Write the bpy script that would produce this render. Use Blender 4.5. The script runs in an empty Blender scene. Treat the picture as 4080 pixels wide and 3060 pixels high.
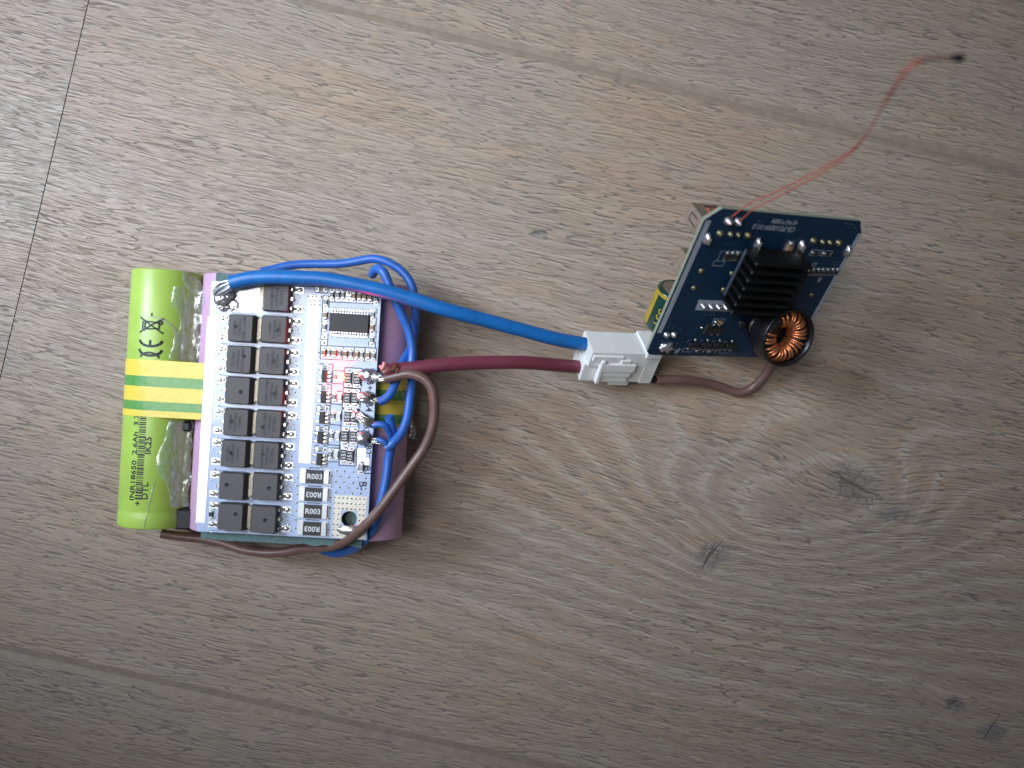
import bpy, bmesh, math, random
import numpy as np
from mathutils import Vector, Matrix, noise as mnoise

# ------------------------------------------------------------------ camera, light, exposure
S = 0.1                                   # millimetres -> scene units (1 unit = 1 cm)
sc = bpy.context.scene
sc.unit_settings.scale_length = 0.01
col = sc.collection
FPX, CX, CY = 2950.0, 2040.0, 1530.0      # focal length and principal point in photo pixels
TILT = math.radians(1.5)
CAM = np.array([0.0, 0.0, 200.0])
_f = np.array([math.sin(TILT), 0, -math.cos(TILT)])
_u = np.array([0, 1.0, 0])
_r = np.cross(_f, _u)
RC = np.array([_r, _u, -_f])
cd = bpy.data.cameras.new("camera")
cam = bpy.data.objects.new("camera", cd)
col.objects.link(cam)
cam.matrix_world = Matrix.Translation(Vector(CAM * S)) @ Matrix([list(RC[:, i]) for i in range(3)]).to_4x4()
cd.sensor_width = 36.0
cd.lens = 36.0 * FPX / 4080.0
cd.clip_start = 0.1
cd.clip_end = 2000
cd.dof.use_dof = True
cd.dof.focus_distance = 18.8
cd.dof.aperture_fstop = cd.lens * 1e-3 / (2 * 0.15)   # lens opening 3 mm across
sc.camera = cam

w = bpy.data.worlds.new("World")
sc.world = w
w.use_nodes = True
w.node_tree.nodes["Background"].inputs[0].default_value = (0.80, 0.90, 1.0, 1)
w.node_tree.nodes["Background"].inputs[1].default_value = 0.10


def area(name, loc, target, size, power, color, size_y=None, spread=180):
    d = bpy.data.lights.new(name, 'AREA')
    d.shape = 'RECTANGLE'
    d.size = size * S
    d.size_y = (size_y or size) * S
    d.energy = power
    d.color = color
    d.spread = math.radians(spread)
    o = bpy.data.objects.new(name, d)
    col.objects.link(o)
    o.location = Vector(loc) * S
    o.rotation_euler = (Vector(target) - Vector(loc)).to_track_quat('-Z', 'Y').to_euler()
    return o


area("ceiling_lamp", (-190, 60, 430), (-12, 58, 0), 180, 1200, (0.98, 0.97, 0.98), 230, 47)
area("window_light", (-400, 170, 330), (-50, 62, 0), 170, 3050, (0.66, 0.81, 1.0), 200, 50)

sc.view_settings.view_transform = 'Standard'
sc.view_settings.look = 'None'
sc.view_settings.exposure = 0.0
sc.cycles.use_denoising = True
sc.cycles.max_bounces = 8
sc.cycles.caustics_reflective = False
sc.cycles.sample_clamp_indirect = 8
random.seed(7)


# ------------------------------------------------------------------ frames
def V3(*a):
    return np.array(a, float)


def ray(u, v):
    return np.array([(u - CX) / FPX, -(v - CY) / FPX, -1.0]) @ RC


class Frame:
    """A right-handed frame in millimetres; px() meets a sight line with the frame's plane at height h."""
    def __init__(self, o, R):
        self.o = np.array(o, float)
        self.R = np.array(R, float)          # columns are the local axes

    def loc(self, p):
        return self.R.T @ (np.array(p, float) - self.o)

    def world(self, p):
        return self.o + self.R @ np.array(p, float)

    def px(self, u, v, h=0.0):
        c = self.R.T @ (CAM - self.o)
        d = self.R.T @ ray(u, v)
        return c + d * ((h - c[2]) / d[2])

    def matrix(self):
        m = Matrix([list(r) for r in self.R]).to_4x4()
        return Matrix.Translation(Vector(self.o * S)) @ m


WORLD = Frame((0, 0, 0), np.eye(3))


def at(u, v, z):
    return WORLD.px(u, v, z)


def rotz(a):
    c, s = math.cos(a), math.sin(a)
    return np.array([[c, -s, 0], [s, c, 0], [0, 0, 1.0]])


def norm(a):
    a = np.array(a, float)
    return a / np.linalg.norm(a)


# ------------------------------------------------------------------ materials
MATS = {}


def lin(c):
    return tuple((x / 12.92 if x <= 0.04045 else ((x + 0.055) / 1.055) ** 2.4) for x in c)


class NT:
    def __init__(self, m):
        m.use_nodes = True
        self.t = m.node_tree
        self.bsdf = self.t.nodes.get("Principled BSDF")

    def n(self, kind, **kw):
        nd = self.t.nodes.new(kind)
        for k, v in kw.items():
            setattr(nd, k, v)
        return nd

    def link(self, a, b):
        self.t.links.new(a, b)

    def val(self, sock, v):
        if hasattr(v, "is_output"):
            self.link(v, sock)
        else:
            sock.default_value = v

    def math(self, op, a, b=0.0, c=None, clamp=False):
        nd = self.n("ShaderNodeMath", operation=op)
        nd.use_clamp = clamp
        self.val(nd.inputs[0], a)
        self.val(nd.inputs[1], b)
        if c is not None:
            self.val(nd.inputs[2], c)
        return nd.outputs[0]

    def mix(self, fac, a, b, blend='MIX'):
        nd = self.n("ShaderNodeMix", data_type='RGBA', blend_type=blend)
        self.val(nd.inputs[0], fac)
        for i, x in ((6, a), (7, b)):
            if hasattr(x, "is_output"):
                self.link(x, nd.inputs[i])
            else:
                nd.inputs[i].default_value = (*x[:3], 1)
        return nd.outputs[2]

    def xyz(self, x, y, z=0.0):
        nd = self.n("ShaderNodeCombineXYZ")
        for i, v in enumerate((x, y, z)):
            self.val(nd.inputs[i], v)
        return nd.outputs[0]

    def noise(self, vec, scale=1.0, detail=2.0, rough=0.5, dist=0.0):
        nd = self.n("ShaderNodeTexNoise")
        self.link(vec, nd.inputs["Vector"])
        nd.inputs["Scale"].default_value = scale
        nd.inputs["Detail"].default_value = detail
        nd.inputs["Roughness"].default_value = rough
        nd.inputs["Distortion"].default_value = dist
        return nd.outputs["Fac"]

    def ramp(self, fac, stops, interp='LINEAR'):
        nd = self.n("ShaderNodeValToRGB")
        cr = nd.color_ramp
        cr.interpolation = interp
        while len(cr.elements) > 1:
            cr.elements.remove(cr.elements[-1])
        for i, (p, c) in enumerate(stops):
            e = cr.elements[0] if i == 0 else cr.elements.new(p)
            e.position = p
            e.color = (c, c, c, 1) if isinstance(c, (int, float)) else (*c[:3], 1)
        self.link(fac, nd.inputs[0])
        return nd.outputs[0]

    def smooth(self, x, lo, hi):
        nd = self.n("ShaderNodeMapRange", interpolation_type='SMOOTHSTEP')
        self.val(nd.inputs[0], x)
        nd.inputs[1].default_value = lo
        nd.inputs[2].default_value = hi
        return nd.outputs[0]

    def obj(self):
        return self.n("ShaderNodeTexCoord").outputs["Object"]

    def bump(self, h, strength, dist=0.01):
        nd = self.n("ShaderNodeBump")
        nd.inputs["Strength"].default_value = strength
        nd.inputs["Distance"].default_value = dist
        self.link(h, nd.inputs["Height"])
        self.link(nd.outputs[0], self.bsdf.inputs["Normal"])


def pm(name, color, rough=0.45, metal=0.0, spec=0.5, var=0.12, vscale=6.0, bump=0.0, bscale=40.0, coat=0.0, sss=0.0,
       emit=None, estr=0.0, trans=0.0, rvar=0.08, alpha=1.0, bdist=0.01):
    m = bpy.data.materials.new(name)
    t = NT(m)
    b = t.bsdf
    oc = t.obj()
    nz = t.noise(oc, vscale, 4, 0.6)
    c = lin(color)
    lo = tuple(max(0, x * (1 - var)) for x in c)
    hi = tuple(min(1, x * (1 + var)) for x in c)
    t.link(t.mix(t.smooth(nz, 0.3, 0.7), lo, hi), b.inputs["Base Color"])
    n2 = t.noise(oc, vscale * 3.1, 3, 0.6)
    t.link(t.math('MULTIPLY_ADD', n2, rvar * 2, rough - rvar), b.inputs["Roughness"])
    b.inputs["Metallic"].default_value = metal
    b.inputs["Specular IOR Level"].default_value = spec
    b.inputs["Coat Weight"].default_value = coat
    b.inputs["Alpha"].default_value = alpha
    b.inputs["Transmission Weight"].default_value = trans
    if sss:
        b.inputs["Subsurface Weight"].default_value = sss
        b.inputs["Subsurface Radius"].default_value = (0.06, 0.06, 0.06)
    if emit:
        b.inputs["Emission Color"].default_value = (*emit, 1)
        b.inputs["Emission Strength"].default_value = estr
    if bump:
        t.bump(t.noise(oc, bscale, 3, 0.6), bump, bdist)
    MATS[name] = m
    return m


pm("green_wrap", (0.67, 0.79, 0.35), 0.34, var=0.05, vscale=1.5, bump=0.05, bscale=8)
pm("purple_wrap", (0.80, 0.64, 0.76), 0.40, var=0.06, vscale=1.5, bump=0.05, bscale=8)
pm("cell_can", (0.72, 0.72, 0.70), 0.3, metal=1.0)
pm("print_black", (0.06, 0.07, 0.06), 0.5, var=0.3)
pm("teal_paper", (0.36, 0.46, 0.46), 0.75, var=0.2, vscale=14)
pm("black_plastic", (0.10, 0.09, 0.11), 0.5)
pm("solder_mask", (0.72, 0.78, 0.90), 0.32, var=0.04, vscale=5, bump=0.03, bscale=25, coat=0.3)
pm("board_edge", (0.16, 0.16, 0.19), 0.6)
pm("tin", (0.80, 0.79, 0.76), 0.24, metal=1.0, var=0.08, vscale=9, bump=0.25, bscale=14, rvar=0.1, bdist=0.02)
pm("tin_flat", (0.93, 0.93, 0.93), 0.34, metal=1.0, var=0.05, vscale=12, bump=0.15, bscale=30, rvar=0.1)
pm("solder", (0.80, 0.79, 0.80), 0.27, metal=0.85, var=0.10, vscale=12, bump=0.25, bscale=12, rvar=0.10, bdist=0.03)
pm("gold_pad", (0.87, 0.85, 0.80), 0.42, metal=0.6, var=0.12, vscale=18, bump=0.4, bscale=30)
pm("epoxy", (0.33, 0.315, 0.315), 0.55, var=0.12, vscale=30, bump=0.15, bscale=120)
pm("epoxy_dark", (0.15, 0.145, 0.155), 0.5, var=0.15, vscale=30, bump=0.15, bscale=120)
pm("engraving", (0.19, 0.185, 0.19), 0.65, var=0.2)
pm("resistor_black", (0.19, 0.185, 0.19), 0.4, var=0.1)
pm("ceramic_tan", (0.62, 0.50, 0.38), 0.45, var=0.08)
pm("print_white", (0.88, 0.89, 0.90), 0.5, var=0.05)
pm("print_grey", (0.62, 0.66, 0.70), 0.5, var=0.2, vscale=20)
pm("silk_dark", (0.13, 0.14, 0.20), 0.5, var=0.3, vscale=12)
pm("via_dark", (0.05, 0.055, 0.09), 0.5)
pm("led_white", (0.92, 0.93, 0.92), 0.25, var=0.04, sss=0.4)
pm("led_lit", (1.0, 0.5, 0.3), 0.3, emit=(1.0, 0.005, 0.0012), estr=2800)
pm("led_lens", (1.0, 0.5, 0.3), 0.3, emit=(1.0, 0.42, 0.12), estr=120)
pm("led_small", (1.0, 0.5, 0.3), 0.3, emit=(1.0, 0.05, 0.02), estr=40)
pm("blue_silicone", (0.09, 0.42, 0.71), 0.42, var=0.10, vscale=2.5, bump=0.06, bscale=30)
pm("blue_pvc", (0.20, 0.41, 0.74), 0.36, var=0.08, vscale=3, bump=0.08, bscale=16)
pm("burgundy", (0.46, 0.21, 0.27), 0.42, var=0.08, vscale=3, bump=0.06, bscale=30)
pm("brown_pvc", (0.43, 0.325, 0.295), 0.36, var=0.10, vscale=3, bump=0.08, bscale=16)
pm("frayed_brown", (0.45, 0.28, 0.18), 0.5, var=0.3, vscale=20)
pm("frayed_pink", (0.85, 0.62, 0.60), 0.5, var=0.2, vscale=20)
pm("copper", (0.80, 0.48, 0.32), 0.28, metal=1.0, var=0.1, vscale=6)
pm("flux", (0.10, 0.07, 0.06), 0.25, var=0.4, vscale=12)
pm("nylon", (0.90, 0.90, 0.89), 0.42, var=0.02, sss=0.25)
pm("navy_mask", (0.05, 0.175, 0.285), 0.42, var=0.12, vscale=5, bump=0.03, bscale=25)
pm("fr4", (0.56, 0.58, 0.50), 0.65, var=0.15, vscale=20, bump=0.3, bscale=40)
pm("heatsink_black", (0.03, 0.03, 0.035), 0.5, var=0.2, spec=0.35)
pm("heatsink_edge", (0.50, 0.55, 0.62), 0.35, metal=0.8, var=0.2, vscale=20)
pm("shrink", (0.085, 0.085, 0.10), 0.33, var=0.15, vscale=4, bump=0.08, bscale=10)
pm("ferrite", (0.10, 0.09, 0.085), 0.6)
pm("enamel_copper", (0.86, 0.55, 0.37), 0.34, metal=0.75, var=0.14, vscale=6)
pm("nickel", (0.74, 0.69, 0.64), 0.36, metal=0.9, var=0.10, vscale=6, bump=0.05, bscale=20)
pm("gap_dark", (0.09, 0.06, 0.05), 0.6)
pm("red_lit_plastic", (0.82, 0.42, 0.33), 0.45)  # orange glow of the small red lamp painted into the plastic's colour
pm("can_green", (0.09, 0.24, 0.20), 0.25, var=0.1, coat=0.4)
pm("can_gold", (0.66, 0.56, 0.16), 0.35, var=0.1)
pm("pin_gold", (0.50, 0.48, 0.36), 0.42, metal=0.8, var=0.2, vscale=14)
pm("tab_metal", (0.74, 0.71, 0.65), 0.5, metal=1.0, var=0.15, vscale=12, bump=0.4, bscale=22, rvar=0.1, bdist=0.03)
pm("pad_tin", (0.86, 0.87, 0.89), 0.36, metal=0.75, var=0.06, vscale=14, bump=0.12, bscale=20, rvar=0.08)
pm("red_enamel", (0.70, 0.33, 0.28), 0.25, var=0.1)
pm("sleeve", (0.36, 0.29, 0.28), 0.5)
pm("bead_black", (0.05, 0.045, 0.05), 0.4)
pm("tweed_grey", (0.62, 0.62, 0.66), 0.5)


def glue_mat():
    m = bpy.data.materials.new("hot_glue")
    t = NT(m)
    b = t.bsdf
    b.inputs["Base Color"].default_value = (0.9, 0.92, 0.95, 1)
    b.inputs["Roughness"].default_value = 0.22
    b.inputs["Subsurface Weight"].default_value = 0.0
    oc = t.obj()
    nz = t.noise(oc, 9, 4, 0.6)
    tr = t.n("ShaderNodeBsdfTransparent")
    tr.inputs[0].default_value = (0.97, 0.98, 1.0, 1)
    mx = t.n("ShaderNodeMixShader")
    t.link(t.math('MULTIPLY_ADD', t.smooth(nz, 0.35, 0.75), 0.22, 0.10), mx.inputs[0])
    t.link(tr.outputs[0], mx.inputs[1])
    t.link(b.outputs[0], mx.inputs[2])
    gl = t.n("ShaderNodeBsdfGlossy")
    gl.inputs["Roughness"].default_value = 0.15
    fr = t.n("ShaderNodeLayerWeight")
    fr.inputs[0].default_value = 0.15
    mx2 = t.n("ShaderNodeMixShader")
    t.link(t.math('MULTIPLY_ADD', fr.outputs[1], 0.3, 0.07), mx2.inputs[0])
    t.link(mx.outputs[0], mx2.inputs[1])
    t.link(gl.outputs[0], mx2.inputs[2])
    bp = t.n("ShaderNodeBump")
    bp.inputs["Strength"].default_value = 0.5
    bp.inputs["Distance"].default_value = 0.03
    t.link(t.noise(oc, 6, 2, 0.5), bp.inputs["Height"])
    for s in (b.inputs["Normal"], gl.inputs["Normal"], fr.inputs["Normal"]):
        t.link(bp.outputs[0], s)
    out = [n for n in t.t.nodes if n.type == 'OUTPUT_MATERIAL'][0]
    t.link(mx2.outputs[0], out.inputs[0])
    MATS["hot_glue"] = m


glue_mat()


def tape_mat(y0, y1):
    """Yellow tape with two green stripes; y0 (bottom edge) and y1 (top edge) in local units."""
    m = bpy.data.materials.new("striped_tape")
    t = NT(m)
    oc = t.obj()
    sep = t.n("ShaderNodeSeparateXYZ")
    t.link(oc, sep.inputs[0])
    f = t.math('DIVIDE', t.math('SUBTRACT', y1, sep.outputs[1]), y1 - y0)
    wob = t.math('MULTIPLY_ADD', t.noise(oc, 1.2, 2), 0.012, -0.006)
    f = t.math('ADD', f, wob)
    ye, gr = lin((0.94, 0.83, 0.29)), lin((0.18, 0.58, 0.26))
    c = t.ramp(f, [(0, ye), (0.285, gr), (0.465, ye), (0.725, gr), (0.885, ye)], 'CONSTANT')
    nz = t.noise(oc, 7, 4, 0.6)
    t.link(t.mix(t.math('MULTIPLY', nz, 0.25), c, lin((0.90, 0.86, 0.55))), t.bsdf.inputs["Base Color"])
    t.bsdf.inputs["Roughness"].default_value = 0.32
    t.bump(t.noise(oc, 4, 4, 0.65), 0.25, 0.05)
    MATS["striped_tape"] = m


# wood: u along the plank, v across, both in scene units (cm)
RINGF = 1.35


def wood_mat(name, seed, knots=(), tone=1.0, eddies=(), rmask=None, cracks=()):
    m = bpy.data.materials.new(name)
    t = NT(m)
    oc = t.obj()
    sep = t.n("ShaderNodeSeparateXYZ")
    t.link(oc, sep.inputs[0])
    u, v = sep.outputs[0], sep.outputs[1]
    M = t.math

    def gauss(uk, vk, a, b, ang=0.0, power=1.0):
        du, dv = M('SUBTRACT', u, uk), M('SUBTRACT', v, vk)
        if ang:
            c, s = math.cos(ang), math.sin(ang)
            du, dv = M('ADD', M('MULTIPLY', du, c), M('MULTIPLY', dv, s)), M('SUBTRACT', M('MULTIPLY', dv, c), M('MULTIPLY', du, s))
        q = M('ADD', M('POWER', M('ABSOLUTE', M('DIVIDE', du, a)), 2.0), M('POWER', M('ABSOLUTE', M('DIVIDE', dv, b)), 2.0))
        if power != 1.0:
            q = M('POWER', q, power)
        return M('EXPONENT', M('MULTIPLY', q, -1.0))
    lowv = t.xyz(M('MULTIPLY', u, 0.10), M('MULTIPLY', v, 0.30), seed)
    wav = t.math('SUBTRACT', t.noise(lowv, 1.0, 2, 0.5), 0.5)
    wav2 = t.math('SUBTRACT', t.noise(t.xyz(M('MULTIPLY', u, 0.45), M('MULTIPLY', v, 0.6), seed + 3), 1.0, 2, 0.5), 0.5)
    ripple = t.math('SUBTRACT', t.noise(t.xyz(M('MULTIPLY', u, 1.1), M('MULTIPLY', v, 0.5), seed + 5), 1.0, 2, 0.5), 0.5)
    F = M('ADD', v, M('ADD', M('MULTIPLY', wav, 1.6), M('MULTIPLY', wav2, 0.55)))
    G = M('ADD', v, M('ADD', M('MULTIPLY', wav, 0.9), M('MULTIPLY', wav2, 0.14)))
    for (uk, vk, A, a, b, ang) in eddies:
        g = gauss(uk, vk, a, b, ang, 0.75)
        F = M('ADD', F, M('MULTIPLY', g, A))
        G = M('ADD', G, M('MULTIPLY', g, A * 0.12))
    kn = None
    for (uk, vk, A, a, b, ang) in knots:
        g = gauss(uk, vk, a * 2.2, b * 2.2, ang)
        sgn = M('DIVIDE', M('SUBTRACT', v, vk), b)
        G = M('ADD', G, M('MULTIPLY', g, A))
        F = M('ADD', F, M('MULTIPLY', g, A))
        k = gauss(uk, vk, a, b, ang)
        kn = k if kn is None else M('MAXIMUM', kn, k)
    F = M('ADD', F, M('MULTIPLY', ripple, 0.10))
    G = M('ADD', G, M('MULTIPLY', ripple, 0.035))
    # growth rings (pale lines), pores (dark dashes), fine fibre
    ringn = t.noise(t.xyz(M('MULTIPLY', u, 0.03), M('MULTIPLY', F, 0.9), seed + 9), 1.0, 2.0, 0.5)
    rs = M('SINE', M('MULTIPLY', M('MULTIPLY_ADD', ringn, 1.5, M('MULTIPLY', F, RINGF)), 2 * math.pi))
    ring_l = t.smooth(rs, 0.45, 1.0)
    ring_d = t.smooth(rs, -0.2, -1.0)
    if rmask is not None:
        (uk, vk, A, a, b, ang) = rmask
        rm = M('MULTIPLY_ADD', t.smooth(gauss(uk, vk, a, b, ang), 0.05, 0.6), 0.75, 0.25)
    else:
        rm = 0.3
    pore = t.noise(t.xyz(M('MULTIPLY', u, 0.85), M('MULTIPLY', G, 12.5), seed + 13), 1.0, 1.4, 0.5)
    line = t.smooth(M('ABSOLUTE', M('SUBTRACT', pore, 0.5)), 0.034, 0.008)
    brk = t.noise(t.xyz(M('MULTIPLY', u, 1.3), M('MULTIPLY', G, 13.0), seed + 33), 1.0, 2.0, 0.6)
    pore_d = M('MULTIPLY', line, t.smooth(brk, 0.30, 0.50))
    lip = t.noise(t.xyz(M('MULTIPLY', u, 0.85), M('MULTIPLY_ADD', G, 12.5, 0.55), seed + 13), 1.0, 1.4, 0.5)
    pore_l = M('MULTIPLY', t.smooth(M('ABSOLUTE', M('SUBTRACT', lip, 0.5)), 0.05, 0.01), t.smooth(brk, 0.36, 0.56))
    pore2 = t.noise(t.xyz(M('MULTIPLY', u, 2.6), M('MULTIPLY', G, 32.0), seed + 17), 1.0, 2, 0.6)
    p2 = t.smooth(pore2, 0.48, 0.62)
    grit = t.noise(oc, 60, 2, 0.7)
    dens = t.smooth(t.noise(t.xyz(M('MULTIPLY', u, 0.16), M('MULTIPLY', G, 0.9), seed + 21), 1.0, 3, 0.55), 0.38, 0.62)
    blot = t.smooth(t.noise(t.xyz(M('MULTIPLY', u, 0.13), M('MULTIPLY', v, 0.35), seed + 25), 1.0, 3, 0.6), 0.36, 0.66)
    brown = lin((0.64 * tone, 0.545 * tone, 0.46 * tone))
    grey = lin((0.60 * tone, 0.565 * tone, 0.52 * tone))
    pale = lin((0.755 * tone, 0.72 * tone, 0.665 * tone))
    dark = lin((0.33 * tone, 0.295 * tone, 0.275 * tone))
    blue = lin((0.43 * tone, 0.43 * tone, 0.43 * tone))
    c = t.mix(M('MULTIPLY', blot, 0.6), brown, grey)
    c = t.mix(M('MULTIPLY', M('MULTIPLY', ring_d, rm), 0.34), c, lin((0.54 * tone, 0.455 * tone, 0.385 * tone)))
    c = t.mix(M('MULTIPLY', M('MULTIPLY', ring_l, rm), 0.25), c, pale)
    c = t.mix(M('MULTIPLY', pore_l, M('MULTIPLY_ADD', M('MULTIPLY', ring_l, rm), 0.4, 0.34)), c, pale)
    c = t.mix(M('MULTIPLY', p2, 0.27), c, lin((0.45 * tone, 0.395 * tone, 0.35 * tone)))
    c = t.mix(M('MULTIPLY', pore_d, M('MULTIPLY_ADD', dens, 0.38, 0.52)), c, dark)
    c = t.mix(M('MULTIPLY_ADD', grit, 0.7, -0.25, clamp=True), c, lin((0.74 * tone, 0.685 * tone, 0.62 * tone)))
    if kn is not None:
        kz = t.noise(oc, 3.2, 3, 0.6, 2.2)
        kk = t.smooth(M('ADD', kn, M('MULTIPLY_ADD', kz, 0.8, -0.4)), 0.25, 0.85)
        c = t.mix(M('MULTIPLY', kk, 0.50), c, blue)
        crack = M('MULTIPLY', M('MULTIPLY', kk, 0.55), t.smooth(kz, 0.54, 0.60))
        crack = M('MULTIPLY', crack, t.smooth(kz, 0.68, 0.62))
        for (uk, vk, a, b, ang) in cracks:
            wob = M('MULTIPLY_ADD', t.noise(oc, 2.5, 2), 0.22, -0.11)
            du, dv = M('SUBTRACT', u, uk), M('ADD', M('SUBTRACT', v, vk), wob)
            cc, s_ = math.cos(ang), math.sin(ang)
            p_ = M('ADD', M('MULTIPLY', du, cc), M('MULTIPLY', dv, s_))
            q_ = M('SUBTRACT', M('MULTIPLY', dv, cc), M('MULTIPLY', du, s_))
            wd = M('MAXIMUM', M('MULTIPLY', M('SUBTRACT', 1.0, M('ABSOLUTE', M('DIVIDE', p_, a))), b), 0.0001)
            crack = M('MAXIMUM', crack, M('MULTIPLY', t.smooth(M('DIVIDE', M('ABSOLUTE', q_), wd), 1.0, 0.4), t.smooth(M('ABSOLUTE', M('DIVIDE', p_, a)), 1.0, 0.9)))
        c = t.mix(M('MULTIPLY', crack, 0.6), c, lin((0.20, 0.19, 0.185)))
    t.link(c, t.bsdf.inputs["Base Color"])
    t.link(M('MULTIPLY_ADD', pore_d, 0.20, 0.43), t.bsdf.inputs["Roughness"])
    t.bsdf.inputs["Specular IOR Level"].default_value = 0.42
    h = M('SUBTRACT', M('MULTIPLY', grit, 0.15), M('ADD', pore_d, M('MULTIPLY', p2, 0.4)))
    if kn is not None:
        h = M('SUBTRACT', h, M('MULTIPLY', crack, 2.0))
    t.bump(h, 0.7, 0.014)
    MATS[name] = m


# ------------------------------------------------------------------ mesh builder (millimetres)
_bevcache = {}


class MB:
    def __init__(self):
        self.v, self.f, self.fm, self.sm, self.mats = [], [], [], [], []

    def mi(self, mat):
        if mat not in self.mats:
            self.mats.append(mat)
        return self.mats.index(mat)

    def add(self, vs, fs, mat, smooth=False, M=None, o=(0, 0, 0)):
        k = len(self.v)
        vs = np.array(vs, float).reshape(-1, 3)
        if M is not None:
            vs = vs @ np.array(M, float).T
        vs = vs + np.array(o, float)
        self.v.extend(map(tuple, vs))
        i = self.mi(mat)
        for q in fs:
            self.f.append(tuple(k + a for a in q))
            self.fm.append(i)
            self.sm.append(smooth)
        return self

    def box(self, c, size, mat, M=None, o=(0, 0, 0), bev=0.0, taper=(1, 1), seg=1, smooth=False):
        key = (tuple(np.round(size, 4)), bev, taper, seg)
        if key not in _bevcache:
            bm = bmesh.new()
            bmesh.ops.create_cube(bm, size=1.0)
            for x in bm.verts:
                tx = taper[0] if x.co.z > 0 else 1
                ty = taper[1] if x.co.z > 0 else 1
                x.co = Vector((x.co.x * size[0] * tx, x.co.y * size[1] * ty, x.co.z * size[2]))
            if bev > 0:
                bmesh.ops.bevel(bm, geom=list(bm.edges), offset=bev, segments=seg, affect='EDGES', profile=0.6)
            bm.verts.index_update()
            _bevcache[key] = ([tuple(x.co) for x in bm.verts], [tuple(x.index for x in f.verts) for f in bm.faces])
            bm.free()
        vs, fs = _bevcache[key]
        return self.add(np.array(vs) + np.array(c, float), fs, mat, smooth, M, o)

    def tube(self, pts, r, mat, seg=14, caps=True, step=0.6, M=None, o=(0, 0, 0), rfun=None):
        P = spline(pts, step)
        n = len(P)
        T = np.gradient(P, axis=0)
        T /= np.linalg.norm(T, axis=1)[:, None]
        a = np.cross(T[0], (0, 0, 1.0) if abs(T[0][2]) < 0.9 else (1.0, 0, 0))
        a /= np.linalg.norm(a)
        vs = []
        for i in range(n):
            a = a - T[i] * np.dot(a, T[i])
            a /= np.linalg.norm(a)
            b = np.cross(T[i], a)
            rr = r if rfun is None else r * rfun(i / (n - 1))
            for k in range(seg):
                th = 2 * math.pi * k / seg
                vs.append(P[i] + rr * (math.cos(th) * a + math.sin(th) * b))
        fs = [(i * seg + k, i * seg + (k + 1) % seg, (i + 1) * seg + (k + 1) % seg, (i + 1) * seg + k)
              for i in range(n - 1) for k in range(seg)]
        self.add(vs, fs, mat, True, M, o)
        if caps:
            self.add(vs[:seg], [tuple(reversed(range(seg)))], mat, False, M, o)
            self.add(vs[-seg:], [tuple(range(seg))], mat, False, M, o)
        return self

    def lathe(self, prof, mat, seg=32, M=None, o=(0, 0, 0), smooth=True):
        """prof: list of (r, z) about local z."""
        vs, fs = [], []
        for (r, z) in prof:
            for k in range(seg):
                a = 2 * math.pi * k / seg
                vs.append((r * math.cos(a), r * math.sin(a), z))
        for i in range(len(prof) - 1):
            for k in range(seg):
                fs.append((i * seg + k, i * seg + (k + 1) % seg, (i + 1) * seg + (k + 1) % seg, (i + 1) * seg + k))
        return self.add(vs, fs, mat, smooth, M, o)

    def disc(self, c, r, mat, seg=10, M=None, o=(0, 0, 0)):
        vs = [(c[0] + r * math.cos(2 * math.pi * k / seg), c[1] + r * math.sin(2 * math.pi * k / seg), c[2]) for k in range(seg)]
        return self.add(vs, [tuple(range(seg))], mat, False, M, o)

    def blob(self, c, rad, mat, amp=0.15, freq=1.0, sub=3, seed=0.0, M=None, o=(0, 0, 0), flat=None):
        vs, fs = ico(sub)
        out = []
        for x in vs:
            d = 1 + amp * mnoise.fractal(Vector(x) * freq * 1.7 + Vector((seed, seed * 1.7, -seed)), 0.8, 2.0, 3)
            p = np.array(x) * d * np.array(rad)
            if flat is not None:
                p[2] = max(p[2], flat)
            out.append(p)
        return self.add(np.array(out) + np.array(c, float), fs, mat, True, M, o)

    def strip(self, p, q, width, z, mat):
        p, q = np.array(p[:2], float), np.array(q[:2], float)
        d = q - p
        L = np.linalg.norm(d)
        d /= L
        nn = np.array([-d[1], d[0]]) * width / 2
        self.add([(*(p + nn), z), (*(p - nn), z), (*(q - nn), z), (*(q + nn), z)], [(0, 1, 2, 3)], mat)
        return self

    def rect(self, c, sx, sy, z, mat):
        x, y = c[0], c[1]
        return self.add([(x - sx / 2, y - sy / 2, z), (x + sx / 2, y - sy / 2, z), (x + sx / 2, y + sy / 2, z), (x - sx / 2, y + sy / 2, z)],
                        [(0, 1, 2, 3)], mat)

    def text(self, s, size, c, ang, z, mat, shear=0.0, M=None, o=(0, 0, 0), sx=1.0):
        vs, fs = glyphs(s, shear)
        vs = np.array(vs) * np.array([size * sx, size, 1])
        R = rotz(ang)
        return self.add(vs @ R.T + np.array([c[0], c[1], z]), fs, mat, False, M, o)

    def mesh(self, name):
        me = bpy.data.meshes.new(name)
        me.from_pydata([tuple(x) for x in np.array(self.v) * S], [], self.f)
        for mt in self.mats:
            me.materials.append(MATS[mt])
        me.polygons.foreach_set("material_index", self.fm)
        me.polygons.foreach_set("use_smooth", self.sm)
        me.update()
        return me

    def build(self, name, parent=None):
        return link(name, self.mesh(name), parent)


def link(name, data, parent=None, loc=None, rz=None):
    o = bpy.data.objects.new(name, data)
    col.objects.link(o)
    if parent is not None:
        o.parent = parent
    if loc is not None:
        o.location = Vector([float(a) * S for a in loc])
    if rz is not None:
        o.rotation_euler = (0, 0, rz)
    return o


_ico = {}


def ico(sub):
    if sub not in _ico:
        bm = bmesh.new()
        bmesh.ops.create_icosphere(bm, subdivisions=sub, radius=1.0)
        bm.verts.index_update()
        _ico[sub] = ([tuple(v.co) for v in bm.verts], [tuple(v.index for v in f.verts) for f in bm.faces])
        bm.free()
    return _ico[sub]


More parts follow.
